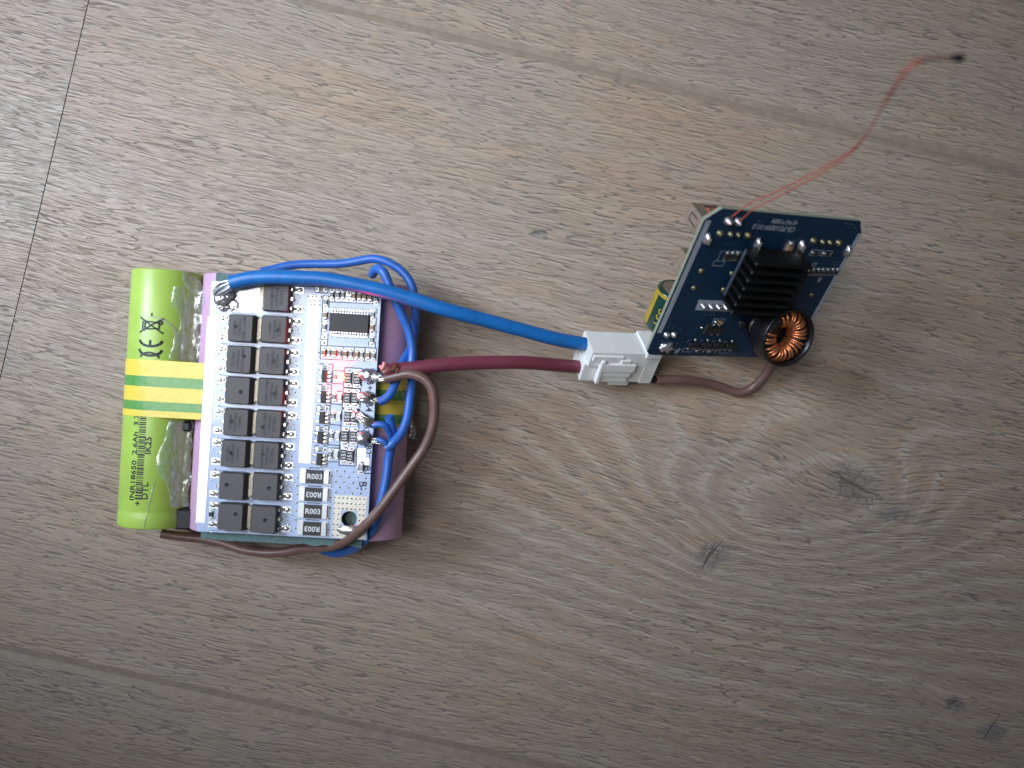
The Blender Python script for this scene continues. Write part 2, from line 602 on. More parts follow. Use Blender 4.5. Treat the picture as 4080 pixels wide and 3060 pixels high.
def spline(pts, step=0.6):
    P = np.array(pts, float)
    if len(P) < 3:
        n = max(2, int(np.linalg.norm(P[1] - P[0]) / step) + 1)
        return np.array([P[0] + (P[1] - P[0]) * t for t in np.linspace(0, 1, n)])
    Q = np.vstack([2 * P[0] - P[1], P, 2 * P[-1] - P[-2]])
    out = []
    for i in range(1, len(Q) - 2):
        p0, p1, p2, p3 = Q[i - 1:i + 3]
        n = max(2, int(np.linalg.norm(p2 - p1) / step))
        d0 = max(1e-6, np.linalg.norm(p1 - p0)) ** 0.5
        d1 = max(1e-6, np.linalg.norm(p2 - p1)) ** 0.5
        d2 = max(1e-6, np.linalg.norm(p3 - p2)) ** 0.5
        m1 = (p1 - p0) / d0 - (p2 - p0) / (d0 + d1) + (p2 - p1) / d1
        m2 = (p2 - p1) / d1 - (p3 - p1) / (d1 + d2) + (p3 - p2) / d2
        m1, m2 = m1 * d1, m2 * d1
        for k in range(n):
            s = k / n
            h = (2 * s ** 3 - 3 * s ** 2 + 1, s ** 3 - 2 * s ** 2 + s, -2 * s ** 3 + 3 * s ** 2, s ** 3 - s ** 2)
            out.append(h[0] * p1 + h[1] * m1 + h[2] * p2 + h[3] * m2)
    out.append(P[-1])
    return np.array(out)


_gl = {}


def glyphs(s, shear=0.0):
    if (s, shear) not in _gl:
        cu = bpy.data.curves.new("lettering", 'FONT')
        cu.body = s
        cu.align_x = 'CENTER'
        cu.align_y = 'CENTER'
        cu.size = 1.38
        cu.shear = shear
        cu.resolution_u = 2
        cu.offset = 0.026
        ob = bpy.data.objects.new("lettering", cu)
        me = ob.to_mesh()
        vs = [tuple(v.co) for v in me.vertices]
        fs = [tuple(p.vertices) for p in me.polygons]
        ob.to_mesh_clear()
        bpy.data.objects.remove(ob)
        bpy.data.curves.remove(cu)
        _gl[(s, shear)] = (vs, fs)
    return _gl[(s, shear)]


def thing(name, label, cat, frame, group=None):
    o = bpy.data.objects.new(name, None)
    col.objects.link(o)
    o.empty_display_size = 0.5
    o.matrix_world = frame.matrix()
    o["label"] = label
    o["category"] = cat
    if group:
        o["group"] = group
    return o


def tag(o, label, cat, group=None):
    o["label"] = label
    o["category"] = cat
    if group:
        o["group"] = group
    return o


# ------------------------------------------------------------------ floor
TH = math.radians(-13.0)
Ru = rotz(TH)
FL = Frame((0, 0, 0), Ru)
v_top = (FL.px(1273, 0)[1] + FL.px(4080, 692)[1]) / 2
v_bot = (FL.px(0, 2590)[1] + FL.px(1291, 2867)[1]) / 2
u_seam = (FL.px(378, 0)[0] + FL.px(10, 1365)[0]) / 2
PW = v_top - v_bot
PL = 1285.0


def fl(u, v):
    p = FL.px(u, v)
    return p[0], p[1]


sub = MB()
sub.box((0, 0, -9.5), (4200, 4200, 3), "gap_dark")
floor = sub.build("floor")
floor.matrix_world = FL.matrix()
floor["kind"] = 'structure'


def cm(pt, rel):
    return (pt[0] - rel[0]) * S, (pt[1] - rel[1]) * S


pm("groove_paint", (0.565, 0.505, 0.44), 0.6, var=0.12, vscale=3, bump=0.15, bscale=10)


def plank(row, u0, mat):
    """One board, long edges with a painted bevel, butt ends square; origin at its lower left corner."""
    v0 = v_bot + row * PW
    L, W, T, b, d = PL - 0.05, PW - 0.06, 8.0, 1.8, 0.5
    m = MB()
    e = 0.05
    xs = (0, e, L - e, L)
    vs = []
    for x in xs:
        end = x in (0, L)
        dz = -0.1 if end else 0
        vs += [(x, 0, -T), (x, 0, -d + dz * 0.3), (x, b, dz), (x, W - b, dz), (x, W, -d + dz * 0.3), (x, W, -T)]
    n = 6
    for i in range(3):
        for k in range(5):
            q = [(i * n + k, (i + 1) * n + k, (i + 1) * n + k + 1, i * n + k + 1)]
            m.add([vs[a] for a in q[0]], [(0, 1, 2, 3)], "gap_dark" if i != 1 else "groove_paint" if k in (1, 3) else mat)
    for i, rev in ((0, True), (3, False)):
        idx = list(range(i * n, i * n + n))
        m.add([vs[a] for a in idx], [tuple(reversed(range(6))) if rev else tuple(range(6))], "groove_paint")
    o = m.build("plank", floor)
    o.location = Vector((u0 * S, v0 * S, 0))
    return o


rel = (u_seam, v_bot)
kn = [(fl(2147, 930), -0.12, 0.30, 0.12, 0.2), (fl(2835, 2215), 0.30, 0.6, 0.42, 0.9), (fl(3410, 1935), 0.40, 0.95, 0.6, -0.15),
      (fl(3805, 2805), 0.15, 0.32, 0.26, 0.0), (fl(3950, 2915), 0.2, 0.5, 0.32, 0.3), (fl(3560, 2050), 0.1, 0.5, 0.22, 0.4)]
knots = [(*cm(p, rel), A, a, b, g) for p, A, a, b, g in kn]
ed = [(fl(3060, 2090), 4.9, 4.9, 2.5, 0.05), (fl(3420, 1950), 0.8, 1.8, 1.3, 0.0), (fl(3250, 800), 0.5, 2.5, 1.0, 0.2)]
eddies = [(*cm(p, rel), A, a, b, g) for p, A, a, b, g in ed]
wood_mat("oak_main", 3.7, knots, 1.0, eddies, (*cm(fl(3000, 2050), rel), 0, 9.5, 5.5, 0.0),
         [(*cm(p, rel), a, b, math.radians(g)) for p, a, b, g in ((fl(3400, 1925), 0.95, 0.075, -14), (fl(2822, 2222), 0.45, 0.06, 75), (fl(2840, 2200), 0.4, 0.05, 62), (fl(2140, 925), 0.3, 0.05, 25), (fl(3795, 2800), 0.2, 0.07, 40), (fl(2290, 1888), 0.28, 0.03, -14), (fl(3950, 2900), 0.5, 0.04, 70))])
wood_mat("oak_left", 41.3, tone=1.0)
wood_mat("oak_upper", 17.9, tone=1.02)
wood_mat("oak_lower", 63.1, tone=0.99)
for row, u0, mt in ((0, u_seam + 0.06, "oak_main"), (0, u_seam - PL - 0.04, "oak_left"),
                    (1, u_seam - 520, "oak_upper"), (1, u_seam - 520 - PL, "oak_left"), (1, u_seam - 520 + PL, "oak_lower"),
                    (-1, u_seam - 780, "oak_lower"), (-1, u_seam - 780 + PL, "oak_upper"),
                    (2, u_seam - 150, "oak_lower"), (2, u_seam - 150 - PL, "oak_upper"),
                    (-2, u_seam - 400, "oak_upper"), (-2, u_seam - 400 + PL, "oak_left")):
    plank(row, u0, mt)

# ------------------------------------------------------------------ battery pack
ROT = math.radians(-3.36)
PK = Frame((-57.2, -5.2, 0), rotz(ROT))
CR, CLEN = 8.92, 63.8
CXS = (-26.75, -8.92, 8.92, 26.75)
pack = thing("battery_pack", "row of one green and three purple battery cells bound with yellow and green tape", "battery pack", PK)


def hit_cell(u, v, i, extra=0.0):
    """Where the sight line meets cell i: angle from the top (positive to the right) and height along the cell."""
    c = PK.R.T @ (CAM - PK.o)
    d = PK.R.T @ ray(u, v)
    r = CR + extra
    ox, oz = c[0] - CXS[i], c[2] - CR
    A, B, Cc = d[0] ** 2 + d[2] ** 2, 2 * (ox * d[0] + oz * d[2]), ox ** 2 + oz ** 2 - r * r
    D = max(0.0, B * B - 4 * A * Cc)
    t = (-B - math.sqrt(D)) / (2 * A)
    p = c + d * t
    return math.atan2(p[0] - CXS[i], p[2] - CR), p[1]


for i, x in enumerate(CXS):
    mat = "green_wrap" if i == 0 else "purple_wrap"
    h = CLEN / 2
    m = MB()
    prof = [(0.0, -h + 0.4), (3.0, -h + 0.4), (7.6, -h + 0.35), (8.3, -h), (8.75, -h + 0.12), (CR, -h + 0.45)]
    if i == 0:
        prof += [(CR, -h + 3.2), (CR - 0.22, -h + 3.9), (CR - 0.22, -h + 4.4), (CR, -h + 5.2)]
    prof += [(CR, -h / 3), (CR, h / 3), (CR, h - 0.45), (CR - 0.17, h - 0.1), (8.3, h), (7.4, h - 0.2)]
    Mx = np.array([[1, 0, 0], [0, 0, 1], [0, -1, 0]], float)   # lathe axis z -> y
    m.lathe(prof, mat, 64, Mx, (x, 0, CR))
    m.lathe([(7.4, h - 0.2), (0.01, h - 0.2)], "cell_can", 40, Mx, (x, 0, CR))
    c = m.build("cell", pack)
    c["label"] = ["lime green cell printed with black text", "lilac purple cell under the board's outer edge", "purple cell hidden under the circuit board",
                  "dusky purple cell beside the blue wires"][i]
    if i == 0:
        green = c

# printing on the green cell
def wrap(vs2, fs, u, v, mat, rot=0.0, i=0):
    """Lay flat 2-D print (reading up the cell) on cell i around the point seen at (u, v)."""
    lab = MB()
    a0, y0 = hit_cell(u, v, i)
    bm = bmesh.new()
    vv = [bm.verts.new((p[0], p[1], 0)) for p in vs2]
    for f in fs:
        try:
            bm.faces.new([vv[k] for k in f])
        except ValueError:
            pass
    lo, hi = min(p[1] for p in vs2), max(p[1] for p in vs2)
    k = lo + 0.45
    while k < hi:
        bmesh.ops.bisect_plane(bm, geom=bm.verts[:] + bm.edges[:] + bm.faces[:], plane_co=(0, k, 0), plane_no=(0, 1, 0))
        k += 0.45
    bm.verts.index_update()
    out = []
    r = CR + 0.05
    for x in bm.verts:
        th = a0 - x.co.y / CR
        out.append((CXS[i] + r * math.sin(th), y0 + x.co.x, CR + r * math.cos(th)))
    lab.add(out, [tuple(x.index for x in f.verts) for f in bm.faces], mat)
    bm.free()
    lab.build('printed_mark', green)


def wtext(s, size, u, v, stretch=1.0):
    vs, fs = glyphs(s)
    wrap([(p[0] * size * stretch, p[1] * size) for p in vs], fs, u, v, "print_black")


def poly(paths, wd):
    vs, fs = [], []
    for pa in paths:
        for (a, b) in zip(pa[:-1], pa[1:]):
            a, b = np.array(a, float), np.array(b, float)
            d = b - a
            L = np.linalg.norm(d)
            if L < 1e-6:
                continue
            d /= L
            nn = np.array([-d[1], d[0]]) * wd / 2
            a2, b2 = a - d * wd * 0.3, b + d * wd * 0.3
            k = len(vs)
            vs += [tuple(a2 + nn), tuple(a2 - nn), tuple(b2 - nn), tuple(b2 + nn)]
            fs.append((k, k + 1, k + 2, k + 3))
    return vs, fs


def arc(cx, cy, r, a0, a1, n=12):
    return [(cx + r * math.cos(a0 + (a1 - a0) * k / n), cy + r * math.sin(a0 + (a1 - a0) * k / n)) for k in range(n + 1)]


wtext("INR18650  2.6Ah  3.7", 1.35, 536, 1822, 1.28)
wtext("DTL", 1.45, 578, 1957, 1.15)
wtext("IK25", 1.45, 591, 1775, 1.15)
wtext("+", 1.7, 549, 2006)
wtext("-", 2.2, 601, 1253)
rb = random.Random(5)
vs, fs = [], []
x = -10.4
while x < 10.4:
    wd = rb.choice((0.2, 0.2, 0.35, 0.35, 0.5))
    k = len(vs)
    vs += [(x, -0.85), (x + wd, -0.85), (x + wd, 0.85), (x, 0.85)]
    fs.append((k, k + 1, k + 2, k + 3))
    x += wd + rb.choice((0.15, 0.3, 0.3))
wrap(vs, fs, 561, 1820, "print_black")
# CE mark: C then E reading up the cell
pc = [arc(0, 0, 2.6, math.radians(100), math.radians(260))]
pc = [[(0.62 * x, 1.06 * y) for x, y in q] for q in pc]
wrap(*poly(pc, 0.62), 597, 1390, "print_black")
pe = [arc(0, 0, 2.6, math.radians(100), math.radians(260)), [(-2.5, 0), (-0.5, 0)]]
pe = [[(0.62 * x, 1.06 * y) for x, y in q] for q in pe]
wrap(*poly(pe, 0.62), 599, 1353, "print_black")
pr = [arc(0, 0, 2.3, math.radians(-75), math.radians(75))]
pr = [[(0.62 * x, 1.0 * y) for x, y in q] for q in pr]
wrap(*poly(pr, 0.5), 594, 1428, "print_black")
# crossed-out wheeled bin
pb = [[(-1.0, 1.3), (-0.75, -1.6), (0.7, -1.6), (1.0, 1.3), (-1.0, 1.3)], [(-1.4, 1.4), (1.3, 1.4)], [(-1.0, 1.9), (0.9, 1.9)],
      [(-1.9, 2.5), (1.9, -2.4)], [(1.9, 2.5), (-1.9, -2.4)], arc(0.75, -1.75, 0.42, 0, 2 * math.pi)]
pb = [[(0.95 * x, 1.15 * y) for x, y in q] for q in pb]
wrap(*poly(pb, 0.4), 603, 1296, "print_black")

# tape wrapped around the pack
yt0 = PK.px(600, 1662, 18.4)[1]
yt1 = PK.px(600, 1434, 18.4)[1]
tape_mat(yt0 * S, yt1 * S)


def hull_path(r, n=18):
    pts = []
    for k in range(n + 1):
        a = math.pi * (1 - k / n) + math.pi / 2     # left cell, from bottom to top
        pts.append((CXS[0] + r * math.cos(math.pi * 1.5 - math.pi * k / n), CR + r * math.sin(math.pi * 1.5 - math.pi * k / n)))
    for k in range(1, 8):
        t_ = k / 8
        pts.append((CXS[0] + (CXS[3] - CXS[0]) * t_, CR + r - (0.5 * abs(math.sin(3 * math.pi * t_)) if t_ < 0.34 else 0)))
    for k in range(n + 1):
        a = math.pi / 2 - math.pi * k / n
        pts.append((CXS[3] + r * math.cos(a), CR + r * math.sin(a)))
    return pts


hp = hull_path(CR + 0.14)
tm = MB()
ny = 8
vs = []
for k in range(ny + 1):
    for (x, z) in hp:
        vs.append((x, yt0 + (yt1 - yt0) * k / ny + 0.12 * mnoise.noise(Vector((x * 0.3, k * 3.0, 1))) * (1 if k in (0, ny) else 0), z + 0.05 * mnoise.noise(Vector((x * 0.4, k, 4)))))
n = len(hp)
fs = [(k * n + i, k * n + i + 1, (k + 1) * n + i + 1, (k + 1) * n + i) for k in range(ny) for i in range(n - 1)]
tm.add(vs, fs, "striped_tape", True)
tape = tm.build("tape", pack)

# insulating paper under the board
a = PK.px(862, 1086, 18.5)
b = PK.px(1435, 2172, 18.5)
x1 = PK.px(1504, 1110, 18.5)[0]
ip = MB()
nx = 30
top, bot = [], []
for k in range(nx + 1):
    x = a[0] + (x1 - a[0]) * k / nx
    top.append((x, a[1] + 0.35 * mnoise.noise(Vector((x * 0.6, 2, 0))) + (0.5 if 5 < k < 9 else 0), 18.55))
    bot.append((x, b[1] - 0.6 + 0.5 * mnoise.noise(Vector((x * 0.35, 7, 0))), 18.45))
vs = top + bot + [(p[0], p[1] + 0.1, p[2] - 2.6) for p in top] + [(p[0], p[1] + 0.15, p[2] - 2.8) for p in bot]
q = nx + 1
fs = [(q + k, q + k + 1, k + 1, k) for k in range(nx)] + [(k, k + 1, 2 * q + k + 1, 2 * q + k) for k in range(nx)] + \
     [(q + k, q + k + 1, 3 * q + k + 1, 3 * q + k) for k in range(nx)]
ip.add(vs, fs, "teal_paper")
ip.build("insulating_paper", pack)

# black spacers in the gap between the green cell and its neighbour, and hot glue
for (u, v, dx, dy) in ((906, 1692, 3.2, 2.4), (742, 1697, 3.4, 2.6), (738, 2065, 4.4, 5.2)):
    if u > 900:
        continue
    p = PK.px(u, v, 12.5)
    sp = MB().box((p[0], p[1], 12.4), (dx, dy, 3.5), "black_plastic", bev=0.5)
    sp.build("spacer", pack)


def glue_run(name, pts, wid, z_fun, seed, thick=0.5):
    """A ragged bead of hot glue along a path of local (x, y) points."""
    P = spline([(*p, 0) for p in pts], 0.5)
    n = len(P)
    T = np.gradient(P, axis=0)
    T /= np.linalg.norm(T, axis=1)[:, None]
    N = np.stack([-T[:, 1], T[:, 0]], 1)
    W = 9
    vs = []
    for i in range(n):
        for k in range(W):
            s = -1 + 2 * k / (W - 1)
            e = wid(i / (n - 1)) * (1 + 0.55 * mnoise.noise(Vector((i * 0.16, seed, s * 0.3))))
            x, y = P[i, 0] + N[i, 0] * e * s, P[i, 1] + N[i, 1] * e * s
            hgt = thick * math.sqrt(max(0, 1 - s * s)) * (0.8 + 0.9 * mnoise.noise(Vector((x * 0.35, y * 0.35, seed))))
            vs.append((x, y, z_fun(x) + max(-0.05, hgt)))
    fs = [(i * W + k, (i + 1) * W + k, (i + 1) * W + k + 1, i * W + k + 1) for i in range(n - 1) for k in range(W - 1)]
    a_, b_, c_ = (np.array(vs[q]) for q in fs[0][:3])
    if np.cross(b_ - a_, c_ - b_)[2] < 0:
        fs = [tuple(reversed(f)) for f in fs]
    m = MB()
    m.add(vs, fs, "hot_glue", True)
    return m.build(name, pack)


def ztop(x):
    z = 0.0
    for c in CXS:
        if abs(x - c) < CR:
            z = max(z, CR + math.sqrt(CR * CR - (x - c) ** 2))
    return z


def zval(x):
    return max(ztop(x), 13.2)


def L2(u, v, z):
    p = PK.px(u, v, z)
    return (p[0], p[1])


glue_run("hot_glue", [L2(738, 1085, 15), L2(765, 1140, 15), L2(775, 1190, 14.5), L2(768, 1260, 14.5), L2(762, 1330, 14), L2(758, 1440, 14)],
         lambda t: 0.5 + 1.5 * min(1, t * 5), zval, 1.0, 0.7)
glue_run("hot_glue", [L2(728, 1680, 14.5), L2(730, 1760, 14), L2(728, 1850, 14), L2(722, 1940, 14), L2(718, 2020, 14)],
         lambda t: 1.9, zval, 5.0, 0.6)
glue_run("hot_glue", [L2(708, 1140, 17), L2(712, 1200, 17), L2(716, 1290, 17), L2(705, 1350, 17), L2(692, 1430, 17)],
         lambda t: 0.9 + 0.5 * math.sin(t * 9), lambda x: ztop(x) + 0.02, 9.0, 0.45)
glue_run("hot_glue", [L2(680, 1675, 17), L2(668, 1760, 17.5), L2(650, 1830, 17.5), L2(662, 1900, 17.5), L2(676, 1960, 17), L2(682, 2020, 16.5)],
         lambda t: 1.4 * math.sin(math.pi * min(1, t * 0.9 + 0.08)) + 0.15, lambda x: ztop(x) + 0.02, 13.0, 0.4)
glue_run("hot_glue", [L2(612, 1920, 18), L2(600, 1970, 18), L2(588, 2020, 18), L2(576, 2080, 18), L2(570, 2105, 18)],
         lambda t: 0.22, lambda x: ztop(x) + 0.02, 17.0, 0.25)
glue_run("hot_glue", [L2(560, 1255, 18), L2(640, 1270, 18), L2(690, 1310, 17.5), L2(702, 1360, 17)],
         lambda t: 0.12 + 0.5 * t, lambda x: ztop(x) + 0.02, 21.0, 0.2)
glue_run("hot_glue", [L2(1608, 1555, 15), L2(1606, 1580, 15), L2(1640, 1690, 9), L2(1652, 1712, 7), L2(1640, 1745, 8)],
         lambda t: 0.35 + 0.9 * max(0, t - 0.5), lambda x: ztop(min(x, CXS[3] + 8.9)) + 0.1, 25.0, 0.3)

# ------------------------------------------------------------------ protection board
ZB = 20.6
tl, bl = at(843, 1119, ZB), at(784, 2114, ZB)
BF = Frame(((tl[0] + 19.2 + bl[0] + 22.0) / 2, (tl[1] + bl[1]) / 2 - 1.2, ZB), rotz(ROT))
bms = thing("circuit_board", "white battery protection board with rows of black square transistors lying on the purple cells", "circuit board", BF)


def bp(u, v, h=0.0):
    return BF.px(u, v, h)


cTL, cBL, cBR = bp(843, 1119), bp(784, 2114), bp(1460, 2155)
BX0, BX1 = (cTL[0] + cBL[0]) / 2, bp(1488, 1700)[0]
BY1, BY0 = cTL[1], (cBL[1] + cBR[1]) / 2
hole = bp(1391, 2067)[:2]
bm = bmesh.new()
outer = [bm.verts.new((x, y, 0)) for x, y in ((BX0, BY0), (BX1, BY0), (BX1, BY1), (BX0, BY1))]
inner = [bm.verts.new((hole[0] + 1.85 * math.cos(k * math.pi / 16), hole[1] + 1.85 * math.sin(k * math.pi / 16), 0)) for k in range(32)]
es = [bm.edges.new((outer[k], outer[(k + 1) % 4])) for k in range(4)] + [bm.edges.new((inner[k], inner[(k + 1) % 32])) for k in range(32)]
bmesh.ops.triangle_fill(bm, edges=es, use_beauty=True)
bm.verts.index_update()
vs = [tuple(v.co) for v in bm.verts]
fs = [tuple(v.index for v in f.verts) for f in bm.faces]
fs = [f if np.cross(np.array(vs[f[1]]) - vs[f[0]], np.array(vs[f[2]]) - vs[f[0]])[2] > 0 else tuple(reversed(f)) for f in fs]
bm.free()
bd = MB()
bd.add(vs, fs, "solder_mask")
bd.add([(x, y, -1.6) for x, y, z in vs], [tuple(reversed(f)) for f in fs], "board_edge")
for loop in (list(range(4)), list(range(4, 36))):
    k = len(loop)
    lv = [vs[a] for a in loop] + [(vs[a][0], vs[a][1], -1.6) for a in loop]
    bd.add(lv, [(i, i + k, (i + 1) % k + k, (i + 1) % k) for i in range(k)], "board_edge")
bd.build("board", bms)


def wx(u, v, h=0.0):
    p = bp(u, v, h)
    return (p[0], p[1])


# bare tinned strips and pads
def quad_plate(name, pts, mat, z=0.03):
    m = MB()
    P = [wx(*p) for p in pts]
    m.add([(x, y, z) for x, y in P] + [(x, y, 0.0) for x, y in P], [(3, 2, 1, 0)] + [(i, (i + 1) % 4, (i + 1) % 4 + 4, i + 4) for i in range(4)], mat)
    o = m.build(name, bms)
    return o


def plate(name, u0, v0, u1, v1, wd, mat="tin_flat"):
    """A tinned strip running along the board from its top middle (u0, v0) to its bottom middle (u1, v1)."""
    p, q = np.array(wx(u0, v0)), np.array(wx(u1, v1))
    m = MB()
    c = (p + q) / 2
    m.box((c[0], c[1], 0.0), (wd, abs(p[1] - q[1]), 0.12), mat, bev=0.05)
    return m.build(name, bms)


plate("copper_strip", 842, 1262, 803, 2085, 2.3)
plate("copper_strip", 1251, 1176, 1215, 1846, 2.85)
pp = MB()
p, q = np.array(wx(846, 1122)), np.array(wx(1040, 1248))
pp.box(((p[0] + q[0]) / 2, (p[1] + q[1]) / 2, 0), (q[0] - p[0], p[1] - q[1], 0.1), "tin_flat", bev=0.04)
pp.build("output_pad", bms)
p, q = np.array(wx(1333, 1972)), np.array(wx(1452, 2148))
# pad round the mounting hole, in four pieces so that the hole stays open
gp = MB()
hx, hy = hole
for (xa, ya, xb, yb) in ((p[0], hy + 1.95, q[0], p[1]), (p[0], q[1], q[0], hy - 1.95), (p[0], hy - 1.95, hx - 1.95, hy + 1.95), (hx + 1.95, hy - 1.95, q[0], hy + 1.95)):
    gp.box(((xa + xb) / 2, (ya + yb) / 2, 0), (abs(xb - xa), abs(yb - ya), 0.08), "gold_pad")
gp.build("battery_pad", bms)
sq = MB()
for (u, v, wd, hg) in ((1441, 1802, 2.0, 1.9), (1450, 1838, 2.6, 1.7), (1436, 1842, 1.6, 2.4)):
    x, y = wx(u, v)
    sq.box((x, y, 0), (wd, hg, 0.06 + 0.002 * wd), "tin_flat")
sq.build("balance_pad", bms)

# vias
vi = MB()
rv = random.Random(2)


def via(u, v, r=0.23, z=0.0):
    x, y = wx(u, v)
    vi.disc((x, y, z + 0.012), r, "via_dark", 9)
    vi.lathe([(r + 0.09, z), (r + 0.05, z + 0.035), (r, z + 0.015)], "tin_flat", 9, None, (x, y, 0))


O6, K6 = (1140, 1840), 0.217
for (x, y) in ((930, 172), (1073, 178), (1238, 190), (840, 257), (998, 275), (1152, 285), (1312, 292), (1460, 302), (915, 367), (1065, 377), (1230, 387), (1383, 388),
               (825, 460), (982, 473), (1143, 485), (1300, 490), (1453, 497), (912, 568), (1060, 568), (1215, 585), (1370, 582), (815, 657), (808, 848), (800, 1050), (780, 1243),
               (208, 290), (205, 443), (205, 603), (200, 755), (195, 900), (178, 1067), (170, 1225), (640, 103), (735, 98)):
    via(O6[0] + K6 * x, O6[1] + K6 * y)
for k in range(8):
    via(O6[0] + K6 * (895 + 77 * k), O6[1] + K6 * (656 + 5 * k), 0.2, 0.045)
    via(O6[0] + K6 * (885 + 78 * k), O6[1] + K6 * (752 + 5 * k), 0.2, 0.045)
    via(O6[0] + K6 * (885 + 77 * k), O6[1] + K6 * (852 + 4 * k), 0.2, 0.045)
for (x, y) in ((880, 948), (962, 957), (1350, 978), (1420, 985), (872, 1048), (950, 1052), (1340, 1078), (1405, 1085), (868, 1147), (945, 1152), (865, 1247), (858, 1350), (940, 1352)):
    via(O6[0] + K6 * x, O6[1] + K6 * y, 0.2, 0.045)
for k in range(11):
    via(1281 - 3.1 * k + 5 * rv.random(), 1240 + 55 * k, 0.23, 0.02)
for (u, v) in ((1230, 1182), (1246, 1182), (1262, 1182), (1279, 1184), (1239, 1197), (1254, 1197), (1271, 1198), (1240, 1213), (1254, 1214), (1272, 1215)):
    via(u, v, 0.23, 0.065)
for (u, v) in ((849, 1227), (867, 1227), (884, 1229), (848, 1243), (865, 1243), (923, 1228), (922, 1243)):
    via(u, v, 0.17, 0.065)

# power transistors (tab towards +x)
DPK = [(1100.6, 1185, 0), (1091.8, 1311.4, 0), (1083.7, 1438, 0), (1078.8, 1562, 0), (1071, 1690, 0), (1061.6, 1816, 0), (1057, 1941, 0), (1049, 2071, 0),
       (955.6, 1307, 1), (948.9, 1432, 1), (943.9, 1556, 1), (937.5, 1683, 1), (928, 1808, 1), (920, 1938, 1), (915.7, 2061, 1)]
tb = MB()


def ring_loft(m, rings, mat):
    n = len(rings[0])
    vs = [p for r in rings for p in r]
    fs = [(i * n + k, i * n + (k + 1) % n, (i + 1) * n + (k + 1) % n, (i + 1) * n + k) for i in range(len(rings) - 1) for k in range(n)]
    m.add(vs, fs, mat)
    m.add(rings[-1], [tuple(range(n))], mat)


def rrect(sx, sy, c, z, ox=0.0):
    a, b = sx / 2, sy / 2
    return [(ox + x, y, z) for x, y in ((a - c, -b), (a, -b + c), (a, b - c), (a - c, b), (-a + c, b), (-a, b - c), (-a, -b + c), (-a + c, -b))]


ring_loft(tb, [rrect(6.3, 6.45, 0.3, 0.05, 0.25), rrect(6.5, 6.65, 0.35, 0.95, 0.25), rrect(5.75, 6.2, 0.3, 2.18, 0.05), rrect(5.6, 6.05, 0.3, 2.3, 0.05)], "epoxy")
body_me = tb.mesh("transistor")
tabm = MB()
tabm.box((3.45, 0, 0.35), (1.5, 5.3, 0.5), "tab_metal", bev=0.2, seg=2)
tabm.box((3.7, 0, 0.08), (2.0, 5.7, 0.12), "tab_metal")
tab_me = tabm.mesh("tab")


def lead_mesh(longer):
    m = MB()
    prof = [(-2.6, 0.95), (-3.35, 0.95), (-3.75, 0.65), (-4.05, 0.28), (-4.5, 0.18), (-5.3, 0.18)] if longer else [(-2.6, 0.95), (-3.55, 0.95)]
    wd, th = 0.78, 0.26
    vs = []
    for (x, z) in prof:
        vs += [(x, -wd / 2, z - th), (x, wd / 2, z - th), (x, wd / 2, z), (x, -wd / 2, z)]
    n = len(prof)
    fs = [(4 * i + k, 4 * i + (k + 1) % 4, 4 * i + 4 + (k + 1) % 4, 4 * i + 4 + k) for i in range(n - 1) for k in range(4)]
    fs += [(0, 1, 2, 3), tuple(4 * (n - 1) + k for k in (3, 2, 1, 0))]
    m.add(vs, fs, "tin")
    if longer:
        m.blob((-4.85, 0, 0.02), (0.85, 0.62, 0.26), "solder", 0.2, 1.0, 2, 3.3)
        m.box((-4.8, 0, 0.0), (1.9, 1.5, 0.06), "tin_flat")
    return m.mesh("lead")


lead_l, lead_s = lead_mesh(True), lead_mesh(False)
lines = [["NIKOS", "P0903BDG", "GUE30U0404"], ["NIKOS", "P0903BDG", "GMA71"], ["NIKOS", "P0903BDG", "GWA71"], ["NIKOS", "P0903BDG", "GMA71CMA01"], ["NIKOS", "P0903BDG", "GMD7K6D03"]]
mk = {}


def marking_mesh(k, side, ex):
    m = MB()
    if k >= 0:
        for j, s in enumerate(lines[k % 5]):
            m.text(s, 0.72 if j else 0.85, (-1.2 + 1.1 * j, 0), math.pi / 2 if not side else -math.pi / 2, 2.312, "engraving")
    x, y = ex
    m.lathe([(0.52, 2.306), (0.47, 2.325), (0.40, 2.30), (0.01, 2.30)], "engraving" if side else "epoxy_dark", 14, None, (x, y, 0))
    return m.mesh("marking")


for idx, (u, v, side) in enumerate(DPK):
    x, y = wx(u, v, 2.3)
    t_ = link("transistor", body_me, bms, (x, y, 0), math.pi if not side else 0.0)
    link("tab", tab_me, t_)
    for yy in (-2.29, 2.29):
        link("lead", lead_l, t_, (0, yy, 0))
    link("lead", lead_s, t_, (0, 0, 0))
    plain = idx in (6, 7, 13, 14, 10)
    ex = [(0.9, -0.3), (-0.9, 0.2), (-0.4, 0.1), (-1.0, 0.3), (1.3, 0.8)][idx % 5]
    link("marking", marking_mesh(-1 if plain else idx, side, ex), t_)


# small parts
def term_mesh(Ly, wd, h):
    m = MB()
    if wd > 2:
        m.box((0, 0.1, h / 2 + 0.01), (wd + 0.04, 1.25, h + 0.05), "pad_tin", bev=0.06)
        m.box((0, 0.35, 0.04), (wd + 0.5, 1.35, 0.08), "pad_tin", bev=0.03)
        return m.mesh("terminal")
    m.box((0, 0, h / 2 + 0.01), (wd + 0.04, 0.32, h + 0.05), "pad_tin", bev=0.05)
    m.box((0, 0.35, 0.05), (wd + 0.24, 0.75, 0.1), "pad_tin", bev=0.03)
    m.blob((0, 0.3, 0.04), (wd * 0.46, 0.3, h * 0.6), "solder", 0.1, 1.0, 2, Ly)
    return m.mesh("terminal")


_cm = {}


